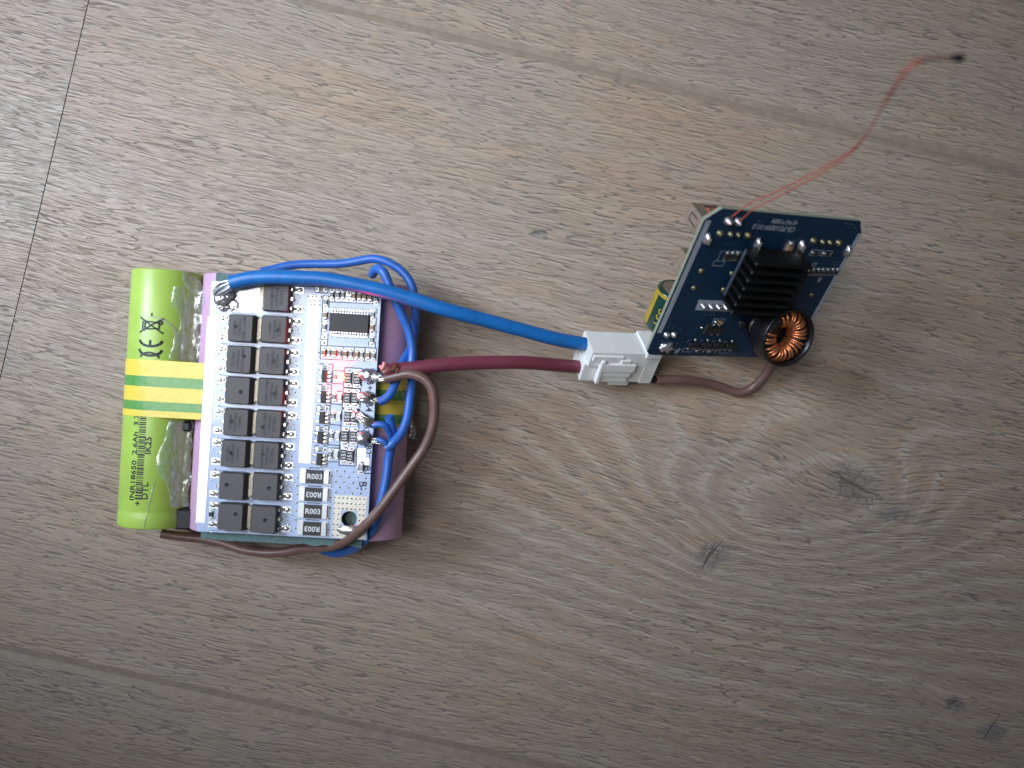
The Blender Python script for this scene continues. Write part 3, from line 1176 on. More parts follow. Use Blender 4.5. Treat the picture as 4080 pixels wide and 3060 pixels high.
def chip(name, u, v, L, wd, h, mat, ang, txt=None, tsize=0.6, tang=0.0, hh=None):
    """A two-terminal part, long axis along local y before turning by ang."""
    x, y = wx(u, v, h)
    key = (L, wd, h, mat)
    if key not in _cm:
        b = MB().box((0, 0, h / 2 + 0.03), (wd, L - 0.1, h), mat, bev=0.04)
        _cm[key] = (b.mesh(name), term_mesh(L, wd, h))
    bme, tme = _cm[key]
    o = link(name, bme, bms, (x, y, 0.02), ang)
    te = 0.12 if wd < 2 else 0.5
    link("terminal", tme, o, (0, L / 2 - te, 0), 0)
    link("terminal", tme, o, (0, -L / 2 + te, 0), math.pi)
    if txt:
        k2 = ("t", txt, tsize, tang, h)
        if k2 not in _cm:
            _cm[k2] = MB().text(txt, tsize, (0, 0), tang, h + 0.045, "print_white").mesh("marking")
        link("marking", _cm[k2], o)
    return o


H = math.pi / 2


def c3(x, y):
    return 1240 + 0.217 * x, 1100 + 0.217 * y


def c4(x, y):
    return 1240 + 0.205 * x, 1420 + 0.205 * y


def c5(x, y):
    return 1180 + 0.16878 * x, 1640 + 0.16878 * y


def R(p, txt=None, ang=0.0):
    chip("resistor", *p, 1.6, 0.82, 0.45, "resistor_black", ang, txt, 0.52, H)


def Cp(p, ang=0.0):
    chip("capacitor", *p, 1.6, 0.85, 0.75, "ceramic_tan", ang)


for x, y, s in ((378, 340, "101"), (487, 345, "101"), (578, 345, "101"), (1190, 415, "201"), (262, 480, "102"), (240, 940, "105"), (1125, 705, "151"), (1110, 1175, "201")):
    R(c3(x, y), s)
for x, y in ((775, 365), (880, 370), (970, 375), (1075, 385), (250, 715), (1110, 945)):
    Cp(c3(x, y))
chip("resistor", *c3(180, 245), 1.6, 0.85, 0.5, "tweed_grey", H)
for k, (x, y) in enumerate(((220, 1405), (320, 1405), (418, 1410), (517, 1420), (622, 1430), (725, 1430), (830, 1440), (925, 1445), (1035, 1450), (1135, 1460))):
    if k % 2:
        R(c3(x, y), "201" if k < 9 else "102")
    else:
        Cp(c3(x, y))
R((760 + 0.229 * 345, 1800 + 0.229 * 1090))
for x, y in ((690, 315), (685, 432), (240, 1115), (235, 1225)):
    X, Y = wx(*c3(x, y))
    sj = MB()
    sj.box((X, Y, 0.0), (1.1, 0.95, 0.07), "tin_flat")
    sj.blob((X, Y, 0.0), (0.42, 0.4, 0.35), "solder", 0.2, 1.0, 2, x)
    sj.build("solder_pad", bms)

# control chip
icx, icy = wx(*c3(690, 858), 1.1)
icm = MB()
ring_loft(icm, [rrect(9.4, 4.4, 0.08, 0.1), rrect(9.55, 4.5, 0.08, 0.55), rrect(9.2, 4.25, 0.08, 1.15)], "epoxy_dark")
ic = link("chip", icm.mesh("chip"), bms, (icx, icy, 0), 0)
lm = MB()
prof = [(2.1, 0.62), (2.55, 0.60), (2.8, 0.15), (3.35, 0.12)]
vs = []
for (y, z) in prof:
    vs += [(-0.15, y, z - 0.12), (0.15, y, z - 0.12), (0.15, y, z), (-0.15, y, z)]
fs = [(4 * i + k, 4 * i + (k + 1) % 4, 4 * i + 4 + (k + 1) % 4, 4 * i + 4 + k) for i in range(3) for k in range(4)] + [(12, 13, 14, 15)]
lm.add(vs, fs, "tin")
lm.blob((0, 3.35, 0.0), (0.17, 0.5, 0.16), "solder", 0.1, 1, 1)
pin_me = lm.mesh("pin")
for k in range(14):
    X = (k - 6.5) * 0.65
    link("pin", pin_me, ic, (X, 0, 0), 0)
    link("pin", pin_me, ic, (X, 0, 0), math.pi)
im = MB()
im.lathe([(0.45, 1.155), (0.40, 1.175), (0.01, 1.17)], "engraving", 16, None, (3.9, 1.3, 0))
im.text("YB0714", 0.65, (-0.4, 0.2), 0, 1.158, "engraving")
im.text("2402A", 0.6, (-0.4, -0.8), 0, 1.158, "engraving")
im.lathe([(0.75, 1.158), (0.68, 1.162)], "engraving", 20, np.diag([1, 0.65, 1]), (2.9, -1.1, 0))
im.build("marking", ic)

# balance rows: small resistor, three-leg transistor, resistor, lamp, two larger resistors
sot = MB()
ring_loft(sot, [rrect(1.4, 2.75, 0.06, 0.15), rrect(1.45, 2.9, 0.06, 0.6), rrect(1.25, 2.7, 0.06, 1.05)], "epoxy_dark")
sot_me = sot.mesh("small_transistor")
sl = MB()
sl.box((1.0, 0, 0.5), (0.55, 0.42, 0.14), "tin")
sl.box((1.35, 0, 0.1), (0.5, 0.46, 0.14), "tin")
sl.box((1.2, 0, 0.3), (0.14, 0.42, 0.45), "tin")
sl.blob((1.5, 0, 0.0), (0.5, 0.4, 0.22), "solder", 0.2, 1, 2)
sl_me = sl.mesh("lead")
led_me = MB().box((0, 0, 0.35), (0.95, 1.35, 0.65), "led_white", bev=0.1).mesh("lamp")
lit = MB()
lit.box((0, 0, 0.35), (0.95, 1.35, 0.6), "led_lit", bev=0.1)
lit.blob((0, 0, 0.62), (0.42, 0.5, 0.2), "led_lens", 0.0, 1, 2)
lit_me = lit.mesh("lit_lamp")
ltm = MB()
ltm.box((0, 0.95, 0.12), (0.95, 0.5, 0.24), "tin", bev=0.05)
ltm.box((0, 0, 0.695), (0.22, 0.22, 0.02), "print_grey")
lt_me = ltm.mesh("terminal")
rows = [(c4, (265, 215), (250, 385), (470, 400), (580, 410), (715, 420), (890, 440), "475"),
        (c4, (240, 610), (230, 790), (445, 790), (555, 795), (695, 805), (850, 810), "475"),
        (c4, (220, 1010), (205, 1195), (425, 1160), (525, 1165), (705, 1175), (825, 1180), "475"),
        (c4, (195, 1405), (170, 1580), (390, 1540), (505, 1545), (650, 1555), (820, 1560), "475"),
        (c5, (575, 895), (540, 1130), (805, 1010), (940, 1015), (1125, 1020), (1270, 1050), "475")]
for k, (cf, r1, st, r2, ld, b1, b2, s) in enumerate(rows):
    chip("resistor", *cf(*r1), 1.6, 0.82, 0.45, "resistor_black", H, s, 0.52, -H)
    X, Y = wx(*cf(*st), 1.0)
    o = link("small_transistor", sot_me, bms, (X, Y, 0), 0)
    for yy in (-0.95, 0.0, 0.95):
        if yy:
            link("lead", sl_me, o, (0, yy, 0), 0)
            link("lead", sl_me, o, (0, yy, 0), math.pi)
        else:
            link("lead", sl_me, o, (0, 0, 0), 0)
    R(cf(*r2), "201" if k % 2 == 0 else "102")
    X, Y = wx(*cf(*ld), 0.6)
    o = link("lamp", lit_me if k == 0 else led_me, bms, (X, Y, 0.02), 0)
    o["label"] = "red lamp lit" if k == 0 else "white lamp unlit"
    link("terminal", lt_me, o, (0, 0, 0), 0)
    link("terminal", lt_me, o, (0, 0, 0), math.pi)
    for bb in (b1, b2):
        chip("resistor", *cf(*bb), 3.05, 1.58, 0.55, "resistor_black", 0, "151", 1.05, H)
chip("resistor", *c5(1525, 1320), 2.0, 1.2, 0.5, "resistor_black", 0, "000", 0.75, -H)
for k, (x, y) in enumerate(((525, 275), (505, 600), (490, 915), (475, 1230))):
    chip("shunt_resistor", 1140 + 0.217 * x, 1840 + 0.217 * y, 6.3, 3.15, 0.65, "resistor_black", H, "R003", 1.3, -H if k % 2 == 0 else H)

# printed lines and letters of the board
sk = MB()


def sline(p, q, wd=0.2, cf=None, mat="silk_dark"):
    if cf:
        p, q = cf(*p), cf(*q)
    sk.strip(wx(*p), wx(*q), wd, 0.008, mat)


for p, q in (((330, 475), (1245, 512)), ((1250, 400), (1245, 512)), ((215, 365), (330, 372)), ((215, 365), (165, 1520)), ((165, 1520), (1190, 1565)), ((1200, 1320), (1185, 1565)),
             ((170, 1275), (1200, 1322)), ((330, 372), (330, 590)), ((205, 830), (315, 832)), ((195, 1168), (290, 1170)), ((310, 1050), (300, 1280)), ((1085, 600), (1210, 605)), ((1210, 605), (1205, 690)),
             ((1200, 750), (1190, 920)), ((1195, 1000), (1185, 1145)), ((1060, 1060), (1055, 1145)), ((1185, 1205), (1180, 1320)), ((1055, 1205), (1050, 1280)), ((595, 1305), (575, 1530)),
             ((795, 1315), (785, 1545)), ((995, 1325), (985, 1555)), ((285, 1290), (270, 1530)), ((830, 300), (830, 485)), ((735, 290), (730, 480)), ((440, 270), (432, 470)), ((535, 270), (530, 470)),
             ((315, 210), (640, 245)), ((70, 190), (70, 300)), ((70, 300), (300, 312)), ((300, 215), (300, 312))):
    sline(p, q, 0.21, c3)
for k, dy in enumerate((0, 400, 800, 1195)):
    dx = -25 * k
    for p, q in (((170, 145), (250, 150)), ((330, 150), (425, 155)), ((170, 145), (160, 270)), ((425, 155), (415, 260)), ((655, 215), (990, 235)), ((655, 215), (645, 300)), ((630, 600), (970, 620)),
                 ((990, 235), (975, 600)), ((420, 280), (650, 285)), ((420, 280), (395, 520)), ((395, 520), (630, 540)), ((645, 300), (625, 600))):
        sline((p[0] + dx, p[1] + dy), (q[0] + dx, q[1] + dy), 0.21, c4)
for p, q in (((1010, 1270), (1420, 1285)), ((1040, 800), (1010, 1270)), ((1440, 820), (1420, 1285)), ((755, 860), (1030, 860)), ((745, 1185), (1010, 1190)), ((440, 800), (430, 950)), ((440, 800), (540, 805)),
             ((640, 810), (745, 815)), ((300, 1325), (630, 1335)), ((1740, 1005), (1725, 1285)), ((1600, 1285), (1725, 1285))):
    sline(p, q, 0.21, c5)
for k in range(3):
    sline((1140 + 0.217 * (400 - 18 * k), 1840 + 0.217 * (440 + 310 * k)), (1140 + 0.217 * (650 - 18 * k), 1840 + 0.217 * (455 + 310 * k)), 0.22)
# mask lines between the transistors
rows_y = [(1248, 1252), (1374, 1380), (1500, 1508), (1626, 1634), (1752, 1760), (1878, 1888), (2005, 2014)]
for k, (ya, yb) in enumerate(rows_y):
    sx = -8 * k
    for (xa, xb, dy) in ((890, 1022, 0), (1056, 1185, 10)):
        if k == 0 and xa < 1000:
            xa = 930
        sline((xa + sx, ya + dy), (xb + sx, ya + dy + 8), 0.28, None, "print_grey")
        sline((xa + sx, ya + dy + 7), (xb + sx, ya + dy + 15), 0.10)
        sline((xa + sx, ya + dy - 6), (xb + sx, ya + dy + 2), 0.10)
sline((840, 2112), (985, 2121), 0.12)
sline((1005, 2120), (1140, 2130), 0.14)
for s, u, v, sz in (("B+", 1473, 1534, 1.75), ("B4", 1469, 1621, 1.75), ("B3", 1459, 1708, 1.5), ("B2", 1465, 1792, 1.6), ("B1", 1462, 1876, 1.6), ("B-", 1444, 1936, 1.9), ("P-", 970, 1228, 1.4)):
    x, y = wx(u, v)
    MB().text(s, sz, (x, y), -H, 0.009, "silk_dark").build("lettering", bms)
for k in range(14):
    X = icx + (k - 6.5) * 0.65
    for sg in (1, -1):
        sk.strip((X, icy + sg * 3.7), (X + 0.35 * math.sin(k * 1.7), icy + sg * 4.9), 0.09, 0.006, "print_grey")
sk.build("silkscreen", bms)
for (xx, yy) in ((1020, 1135), (1013, 1258)):
    pass
# transistor row vias
for idx, (u, v, side) in enumerate(DPK):
    if side:
        for dx, dy in ((-78, -22), (-62, -30), (-60, 0), (-78, 24), (-72, 60), (-62, 18)):
            via(u + dx, v + dy, 0.2)
    else:
        for dx, dy in ((72, -6), (85, -12), (96, 2), (75, 12), (98, 20), (112, -18), (60, 58), (108, 45)):
            via(u + dx + 3 * rv.random(), v + dy, 0.2)
vh = vi.build("via_holes", bms)
vh["kind"] = 'stuff'


# solder joints on the board
def joint(name, u, v, h, rad, seed, amp=0.25, mat="solder", rz=0.0, extra=None):
    m = MB()
    p = bp(u, v, h)
    m.blob((p[0], p[1], p[2]), rad, mat, amp, 1.2, 4, seed, None)
    if extra:
        extra(m)
    return m.build(name, bms)


joint("solder_joint", 1467, 1494, 1.1, (2.2, 1.6, 1.4), 2.0, 0.16)
joint("solder_joint", 1509, 1503, 1.8, (1.9, 1.15, 1.1), 4.0, 0.25)
joint("solder_joint", 1460, 1584, 0.7, (2.3, 1.45, 1.1), 6.0, 0.25)
joint("solder_joint", 1446, 1745, 0.9, (1.75, 1.75, 1.6), 8.0, 0.12)
joint("solder_joint", 1479, 1751, 1.4, (1.0, 0.8, 0.8), 8.6, 0.6, "flux")
joint("solder_joint", 1478, 1584, 1.5, (0.8, 0.7, 0.6), 8.9, 0.6, "flux")
joint("solder_joint", 1395, 2112, 0.4, (3.1, 1.25, 0.7), 11.0, 0.12)
joint("solder_joint", 885, 1190, 0.7, (2.0, 1.9, 1.1), 14.0, 0.22)
joint("solder_joint", 908, 1172, 1.0, (1.6, 1.4, 0.9), 15.0, 0.22)
joint("solder_joint", 890, 1220, 0.3, (1.5, 1.2, 0.6), 17.0, 0.25)
joint("solder_joint", 925, 1215, 0.1, (1.6, 1.3, 0.3), 18.0, 0.3, "pad_tin")
joint("solder_joint", 1418, 1655, 0.5, (1.3, 1.4, 0.8), 19.0, 0.4)

# ------------------------------------------------------------------ cables
def pts(lst):
    return [at(*p) for p in lst]


def cable(name, label, path, r, mat, step=0.6, seg=16, cat="cable", group=None):
    P = pts(path)
    m = MB()
    c0 = np.array(P[0])
    m.tube([p - c0 for p in P], r, mat, seg, True, step)
    o = m.build(name)
    o.location = Vector(c0 * S)
    tag(o, label, cat, group)
    return o, c0


def strands(parent, c0, a, b, n, r, spread, mat, name="bare_conductor", sag=0.3, seed=1):
    rr = random.Random(seed)
    a, b = np.array(a) - c0, np.array(b) - c0
    d = norm(b - a)
    s1 = norm(np.cross(d, (0, 0, 1.0)))
    s2 = np.cross(d, s1)
    m = MB()
    for k in range(n):
        t0 = 2 * math.pi * k / n
        off = lambda rad: s1 * rad * math.cos(t0 + rr.uniform(-.3, .3)) + s2 * rad * math.sin(t0)
        mid = (a + b) / 2 + off(spread * rr.uniform(0.7, 1.2)) + np.array([0, 0, sag])
        m.tube([a + off(spread * 0.75), mid, b + off(spread * rr.uniform(0.3, 1.1))], r, mat, 6, True, 0.4)
    return m.build(name, parent)


cb, o0 = cable("power_cable", "thick blue cable arching from the white board's corner to the white connector",
               [(922, 1127, 24.0), (1000, 1109, 24.6), (1080, 1104, 25), (1180, 1106, 25.2), (1297, 1113, 25.3), (1442, 1140, 25.3), (1586, 1175, 24.8), (1767, 1231, 23.8), (1934, 1276, 21.2),
                (2079, 1315, 18.6), (2223, 1352, 15.6), (2350, 1374, 12.5), (2372, 1378, 11.4)], 1.74, "blue_silicone", 0.6, 24)
strands(cb, o0, at(932, 1124, 24), at(862, 1168, 21.6), 22, 0.30, 1.2, "pad_tin", "bare_conductor", 0.2, 3)
cm2, o1 = cable("power_cable", "thick burgundy red cable running straight into the white connector",
                [(1541, 1478, 23.2), (1580, 1473, 23.4), (1652, 1466, 23.2), (1789, 1451, 22), (1934, 1445, 20), (2079, 1444, 17.5), (2223, 1455, 13.2), (2325, 1463, 10.4), (2362, 1466, 9.8)], 1.68, "burgundy", 0.6, 24)
fr = MB()
rf = random.Random(11)
for k in range(26):
    c = at(1562 + rf.uniform(-24, 30), 1470 + rf.uniform(-14, 12), 25.2) - o1
    d = V3(rf.uniform(-1, 1), rf.uniform(-1, 1), rf.uniform(-.2, .9))
    d = norm(d) * rf.uniform(0.6, 1.5)
    fr.tube([c - d * 0.5, c + V3(rf.uniform(-.3, .3), rf.uniform(-.3, .3), .2), c + d * 0.5], rf.uniform(0.07, 0.16), "frayed_brown", 5, True, 0.25)
fr.build("frayed_insulation", cm2)
fp = MB()
for k in range(9):
    c = at(1524 + rf.uniform(-9, 9), 1464 + rf.uniform(-16, 18), 24.0) - o1
    fp.blob(c, (rf.uniform(.25, .6), rf.uniform(.25, .7), rf.uniform(.2, .5)), "frayed_pink", 0.5, 1.5, 2, k * 1.3)
fp.build("frayed_insulation", cm2)

bw, o2 = cable("thin_wire", "long thin brown wire looping right of the pack and along its bottom edge",
               [(1535, 1509, 23.4), (1581, 1499, 24.0), (1625, 1490, 24.8), (1659, 1495, 25.2), (1697, 1516, 25.5), (1721, 1550, 25.6), (1730, 1594, 25.5), (1731, 1642, 25.2), (1725, 1692, 25), (1708, 1747, 24.6),
                (1683, 1797, 24.2), (1642, 1854, 24.0), (1580, 1940, 23.7), (1510, 2033, 23.3), (1456, 2092, 22.6), (1391, 2146, 20.5), (1326, 2175, 17), (1267, 2183, 14.5), (1201, 2187, 12.5), (1131, 2200, 11),
                (1050, 2202, 9.5), (968, 2190, 8.5), (887, 2163, 8), (805, 2147, 8), (708, 2136, 8.5), (643, 2126, 9)], 1.17, "brown_pvc", 0.6, 18)
strands(bw, o2, at(1537, 1508, 23.3), at(1502, 1506, 22.5), 7, 0.24, 0.6, "tin", "bare_conductor", 0.2, 5)

wa, o3 = cable("thin_wire", "thin blue wire arching highest above the pack's top edge and ending at B4",
               [(1040, 1083, 15.5), (1080, 1075, 15), (1152, 1058, 14.5), (1225, 1052, 14.2), (1297, 1052, 14.2), (1369, 1049, 14.5), (1442, 1037, 15), (1485, 1031, 15.5), (1532, 1040, 16), (1579, 1064, 16), (1615, 1096, 16),
                (1640, 1137, 16), (1650, 1182, 15.5), (1655, 1251, 14.5), (1652, 1320, 13.2), (1640, 1380, 14.5), (1613, 1428, 17.0), (1592, 1475, 19.5), (1576, 1525, 21.2), (1556, 1568, 22.0), (1530, 1592, 22.2), (1508, 1600, 22.2)],
               1.08, "blue_pvc", 0.5, 18)
strands(wa, o3, at(1512, 1599, 22.2), at(1478, 1590, 22.0), 6, 0.17, 0.55, "tin", "bare_conductor", 0.1, 7)
wb, o4 = cable("thin_wire", "thin blue wire hooking over the pack's top corner and down the purple cell to B2",
               [(1484, 1094, 14.5), (1492, 1078, 17), (1508, 1070, 18.8), (1528, 1085, 20), (1546, 1125, 20), (1579, 1204, 19.6), (1605, 1262, 18.8), (1630, 1323, 18), (1643, 1396, 17.6), (1641, 1446, 17.8), (1640, 1519, 18.6),
                (1633, 1597, 20), (1622, 1669, 21.2), (1597, 1728, 22), (1562, 1768, 22.6), (1541, 1786, 22.4)], 1.12, "blue_pvc", 0.5, 18)
strands(wb, o4, at(1548, 1765, 22.4), at(1482, 1754, 22.2), 7, 0.16, 0.6, "tin", "bare_conductor", 0.3, 9)
m = MB()
m.tube([p - o4 for p in pts([(1545, 1772, 23), (1525, 1757, 23.4), (1505, 1751, 22.9)])], 0.62, "blue_pvc", 12)
m.build("loose_insulation", wb)
wc, o5 = cable("thin_wire", "thin blue wire climbing the purple cell from the bottom edge to B3",
               [(1549, 1658, 22.2), (1558, 1690, 21.4), (1565, 1727, 20.2), (1556, 1790, 19.4), (1549, 1824, 19.1), (1540, 1899, 19.2), (1523, 1983, 19.4), (1494, 2088, 19.0), (1441, 2162, 16), (1384, 2195, 11), (1333, 2204, 8), (1285, 2192, 6.5)],
               1.12, "blue_pvc", 0.5, 18)
strands(wc, o5, at(1490, 1693, 22.2), at(1425, 1655, 21.7), 11, 0.2, 0.95, "tin", "bare_conductor", 0.5, 13)
m = MB()
m.tube([p - o5 for p in pts([(1486, 1696, 22.4), (1512, 1690, 22.7), (1535, 1697, 22.6), (1549, 1716, 21.6), (1556, 1740, 20.6)])], 0.8, "blue_pvc", 12)
m.build("loose_insulation", wc)

# ------------------------------------------------------------------ white connector
r0, r1 = at(2361, 1403, 18.0), at(2636, 1412, 13.4)
ax = norm(r1 - r0)
CLN = float(np.linalg.norm(r1 - r0))
up_ = V3(0, math.cos(math.radians(48)), -math.sin(math.radians(48)))
up_ = norm(up_ - ax * np.dot(up_, ax))
wn = np.cross(ax, up_)
if wn[1] > 0:
    wn = -wn
CF = Frame(r0, np.array([ax, -wn, np.cross(ax, -wn)]).T)   # local y away from the lower side face
if np.dot(CF.R[:, 2], up_) > 0:
    zs = 1
else:
    zs = -1
con = thing("connector", "white two pin plastic connector joining the thick blue and burgundy cables to a blue board", "connector", CF)


def cbox(m, x0, x1, u0, u1, w0, w1, bev=0.25, mat="nylon"):
    """Box in (x along, u down the upper face, w down the lower face)."""
    c = V3((x0 + x1) / 2, -(w0 + w1) / 2, zs * (u0 + u1) / 2)
    m.box(c, (x1 - x0, abs(w1 - w0), abs(u1 - u0)), mat, bev=bev, seg=2)


UW, WW = 8.4, 10.2
m = MB()
cbox(m, 0.0, CLN - 0.2, 0.0, UW, 0.0, 4.9, 0.3)             # cable-side body, upper half
cbox(m, -0.7, 6.0, 0.6, UW - 0.3, 4.6, WW, 0.3)             # lower half stands further back
cbox(m, 5.0, CLN - 0.3, 0.3, UW, 4.5, WW - 0.2, 0.25)
m.build("plug_housing", con)
m = MB()
cbox(m, 14.6, CLN + 0.1, -0.55, UW + 0.4, -0.55, 1.2, 0.2)
cbox(m, 15.6, CLN + 0.35, 0.0, UW + 0.1, 1.25, WW - 0.1, 0.2)
m.build("socket_collar", con)
m = MB()
cbox(m, 0.6, 8.8, -0.5, 1.2, 1.0, 2.6, 0.2)
cbox(m, 8.2, 10.9, -0.9, 0.8, 1.9, 3.2, 0.25)
cbox(m, 3.3, 12.6, -1.2, 0.4, 3.0, 5.6, 0.3)
cbox(m, 3.3, 12.1, -0.95, 0.4, 5.3, 7.4, 0.3)
cbox(m, 3.3, 11.8, -0.6, 0.4, 7.1, 9.4, 0.3)
m.build("latch", con)
m = MB()
cbox(m, 3.0, 4.1, -1.2, 0.5, 2.2, 9.6, 0.3)
m.build("latch_lever", con)
m = MB()
cbox(m, 7.5, 13.0, 0.2, 2.0, 9.2, 11.2, 0.25)
m.build("keying_rib", con)

# ------------------------------------------------------------------ converter board
TLc, nC = V3(45.4, 37.0, 46.2), V3(.18879821, -.68674824, .70194878)
exc = norm(V3(84.9, 36.6, 35.2) - TLc)
exc = norm(exc - nC * np.dot(exc, nC))
DF = Frame(TLc, np.array([exc, np.cross(nC, exc), nC]).T)
dc = thing("converter_board", "dark blue square converter board tilted on edge with black heatsink and copper coil", "circuit board", DF)
Lb, ch = 41.0, 3.0


def dx(u, v, h=0.0):
    p = DF.px(u, v, h)
    return (p[0], p[1])


def d6(x, y):
    return 2560 + 0.4823 * x, 760 + 0.4823 * y


def D6(x, y, h=0.0):
    return dx(*d6(x, y), h)


def R8(x, y):
    return dx(2560 + .2049 * x, 1120 + .2049 * y)


def R6c(x, y):
    return dx(3000 + .2291 * x, 780 + .2291 * y)


outl = [(ch, 0), (0, -ch), (0, -Lb + 1), (1, -Lb), (Lb - 1, -Lb), (Lb, -Lb + 1), (Lb, -ch - 0.3), (Lb - ch + 0.6, 0)]
m = MB()
n = len(outl)
m.add([(x, y, 0) for x, y in outl], [tuple(range(n))], "navy_mask")
m.add([(x, y, -1.0) for x, y in outl], [tuple(reversed(range(n)))], "navy_mask")
m.add([(x, y, 0) for x, y in outl] + [(x, y, -1.0) for x, y in outl], [(i, i + n, (i + 1) % n + n, (i + 1) % n) for i in range(n)], "fr4")
m.build("board", dc)

# printing: white strips along both sides, frame of the header, outlines, lettering
sk = MB()
zS = 0.012
for (p, q, wd) in ((D6(548, 245), D6(137, 1175), 1.25), (D6(1797, 352), D6(1400, 1060), 0.95)):
    sk.strip(p, q, wd, zS, "print_grey")
h4 = [D6(465, 900), D6(740, 912), D6(770, 1000), D6(432, 985)]
sk.add([(*p, zS) for p in h4], [(3, 2, 1, 0)] if np.cross(np.append(np.array(h4[1]) - h4[0], 0), np.append(np.array(h4[2]) - h4[0], 0))[2] < 0 else [(0, 1, 2, 3)], "print_grey")


def outline(c, sx, sy, wd=0.13):
    x, y = c
    P = [(x - sx / 2, y - sy / 2), (x + sx / 2, y - sy / 2), (x + sx / 2, y + sy / 2), (x - sx / 2, y + sy / 2)]
    for k in range(4):
        sk.strip(P[k], P[(k + 1) % 4], wd, zS + 0.002 * (k % 2), "print_grey")


for k in range(4):
    outline(R8(870 + 240 * k, 1342 + 8 * k), 2.5, 1.15)
for k in range(4):
    c = R8(985 + 235 * k, 1150 + 10 * k)
    sk.strip((c[0] - 1.3, c[1]), (c[0] - 0.55, c[1]), 0.13, zS, "print_grey")
    sk.strip((c[0] + 0.55, c[1]), (c[0] + 1.3, c[1]), 0.13, zS, "print_grey")
    sk.strip((c[0] - 1.3, c[1]), (c[0] - 1.3, c[1] - 0.9), 0.13, zS + 0.003, "print_grey")
for k in range(4):
    outline(D6(655 + 42 * k, 540), 1.25, 2.6)
outline(D6(628, 600), 2.6, 1.3)
outline(D6(1428, 512), 2.8, 1.4)
outline(D6(1522, 518), 2.8, 1.4)
outline(D6(1205, 462), 1.7, 2.9)
for k in range(7):
    outline(D6(1360 + 40 * k, 670), 1.05, 2.1)
outline(R8(1475, 790), 3.0, 1.7)
c = D6(1090, 306)
MB().text("CR-PD100W-V1.0", 1.3, c, math.pi, zS, "print_grey", 0.15, sx=0.80).build("lettering", dc)
c = D6(1178, 256)
MB().text("41*41*1MM", 1.2, c, math.pi, zS, "print_grey", 0.15, sx=0.80).build("lettering", dc)
c = R8(668, 1352)
MB().text("B-", 1.6, c, math.pi, zS, "print_grey", 0.25).build("lettering", dc)
c = D6(1465, 733)
MB().text("R", 1.3, c, math.pi, zS, "print_grey", 0.2).build("lettering", dc)
c = D6(1420, 612)
MB().text("D", 1.3, c, math.pi, zS, "print_grey", 0.2).build("lettering", dc)
sk.build("silkscreen", dc)
vi = MB()
rv = random.Random(4)


def dvia(p, r=0.13):
    vi.disc((*p, 0.014), r, "print_grey", 7)
    vi.disc((*p, 0.020), r * 0.55, "via_dark", 6)


for k in range(17):
    dvia(R8(1425 + 38 * k, 1437 + 0.8 * k))
    if k > 4:
        dvia(R8(1500 + 38 * k, 1395 + 0.6 * k))
for k in range(10):
    dvia(R8(1220 + 58 * (k % 6), 597 + 56 * (k // 6)))
for (x, y) in ((530, 825), (490, 905), (595, 910), (735, 935), (385, 1150), (480, 1180), (550, 1190), (615, 1192), (675, 1215), (655, 1270)):
    dvia(R8(x, y))
for k in range(11):
    dvia(D6(540 - 27 * k, 300 + 62 * k), 0.16)
for k in range(16):
    dvia(D6(1785 - 24.5 * k, 392 + 43 * k), 0.2)
for k in range(8):
    dvia(D6(1580 + 24 * (k % 3), 590 + 22 * (k // 3)))
for (x, y) in ((1680, 270), (1700, 275), (1725, 277), (1747, 283), (1755, 305), (960, 250), (990, 252), (700, 440), (740, 442)):
    dvia(D6(x, y))
o = vi.build("via_holes", dc)
o["kind"] = 'stuff'


def cone(p, r, h, mat, seed=0.0, sq_=1.0, rz=0.0):
    m = MB()
    Rz = rotz(rz) @ np.diag([1, sq_, 1])
    m.lathe([(r, 0), (r * 0.92, h * 0.28), (r * 0.55, h * 0.7), (r * 0.3, h * 0.95), (0.02, h)], mat, 16, Rz, (p[0], p[1], 0))
    return m


for (x, y) in ((705, 246), (785, 250)):
    m = cone(D6(x, y), 0.95, 1.7, "solder")
    m.build("solder_joint", dc)
for (x, y) in ((497, 945), (560, 950), (620, 952), (680, 955)):
    cone(D6(x, y), 0.78, 1.5, "solder").build("header_pin", dc)
for (x, y, r) in ((640, 352, .9), (725, 357, .72), (790, 361, .62), (870, 367, .9), (1410, 412, .9), (1485, 420, .68), (1545, 425, .68), (1620, 430, .9)):
    cone(D6(x, y), r, 1.0, "pin_gold").build("port_pin", dc)
for (x, y) in ((530, 395), (945, 430), (1305, 452), (1687, 492)):
    m = cone(D6(x, y), 0.75, 1.3, "solder", 0, 2.0, 0.0)
    p = D6(x, y)
    m.box((p[0] + 0.1, p[1], 0.9), (0.35, 1.7, 1.6), "nickel", bev=0.1)
    m.build("shell_tab", dc)
for (x, y) in ((487, 665), (740, 685), (425, 805), (670, 818), (1395, 862)):
    cone(D6(x, y), 0.72, 0.5, "pin_gold").build("test_pin", dc)
for p in (R8(465, 1042), R8(610, 1040)):
    cone(p, 0.85, 1.0, "solder").build("solder_joint", dc)
m = MB()
p = R8(465, 1280)
m.blob((*p, 0.2), (1.8, 1.5, 0.9), "solder", 0.5, 1.3, 3, 5.0)
m.blob((p[0] - .2, p[1] - 1.2, 0.1), (1.3, 0.8, 0.7), "flux", 0.5, 1.3, 3, 6.0)
m.build("solder_joint", dc)


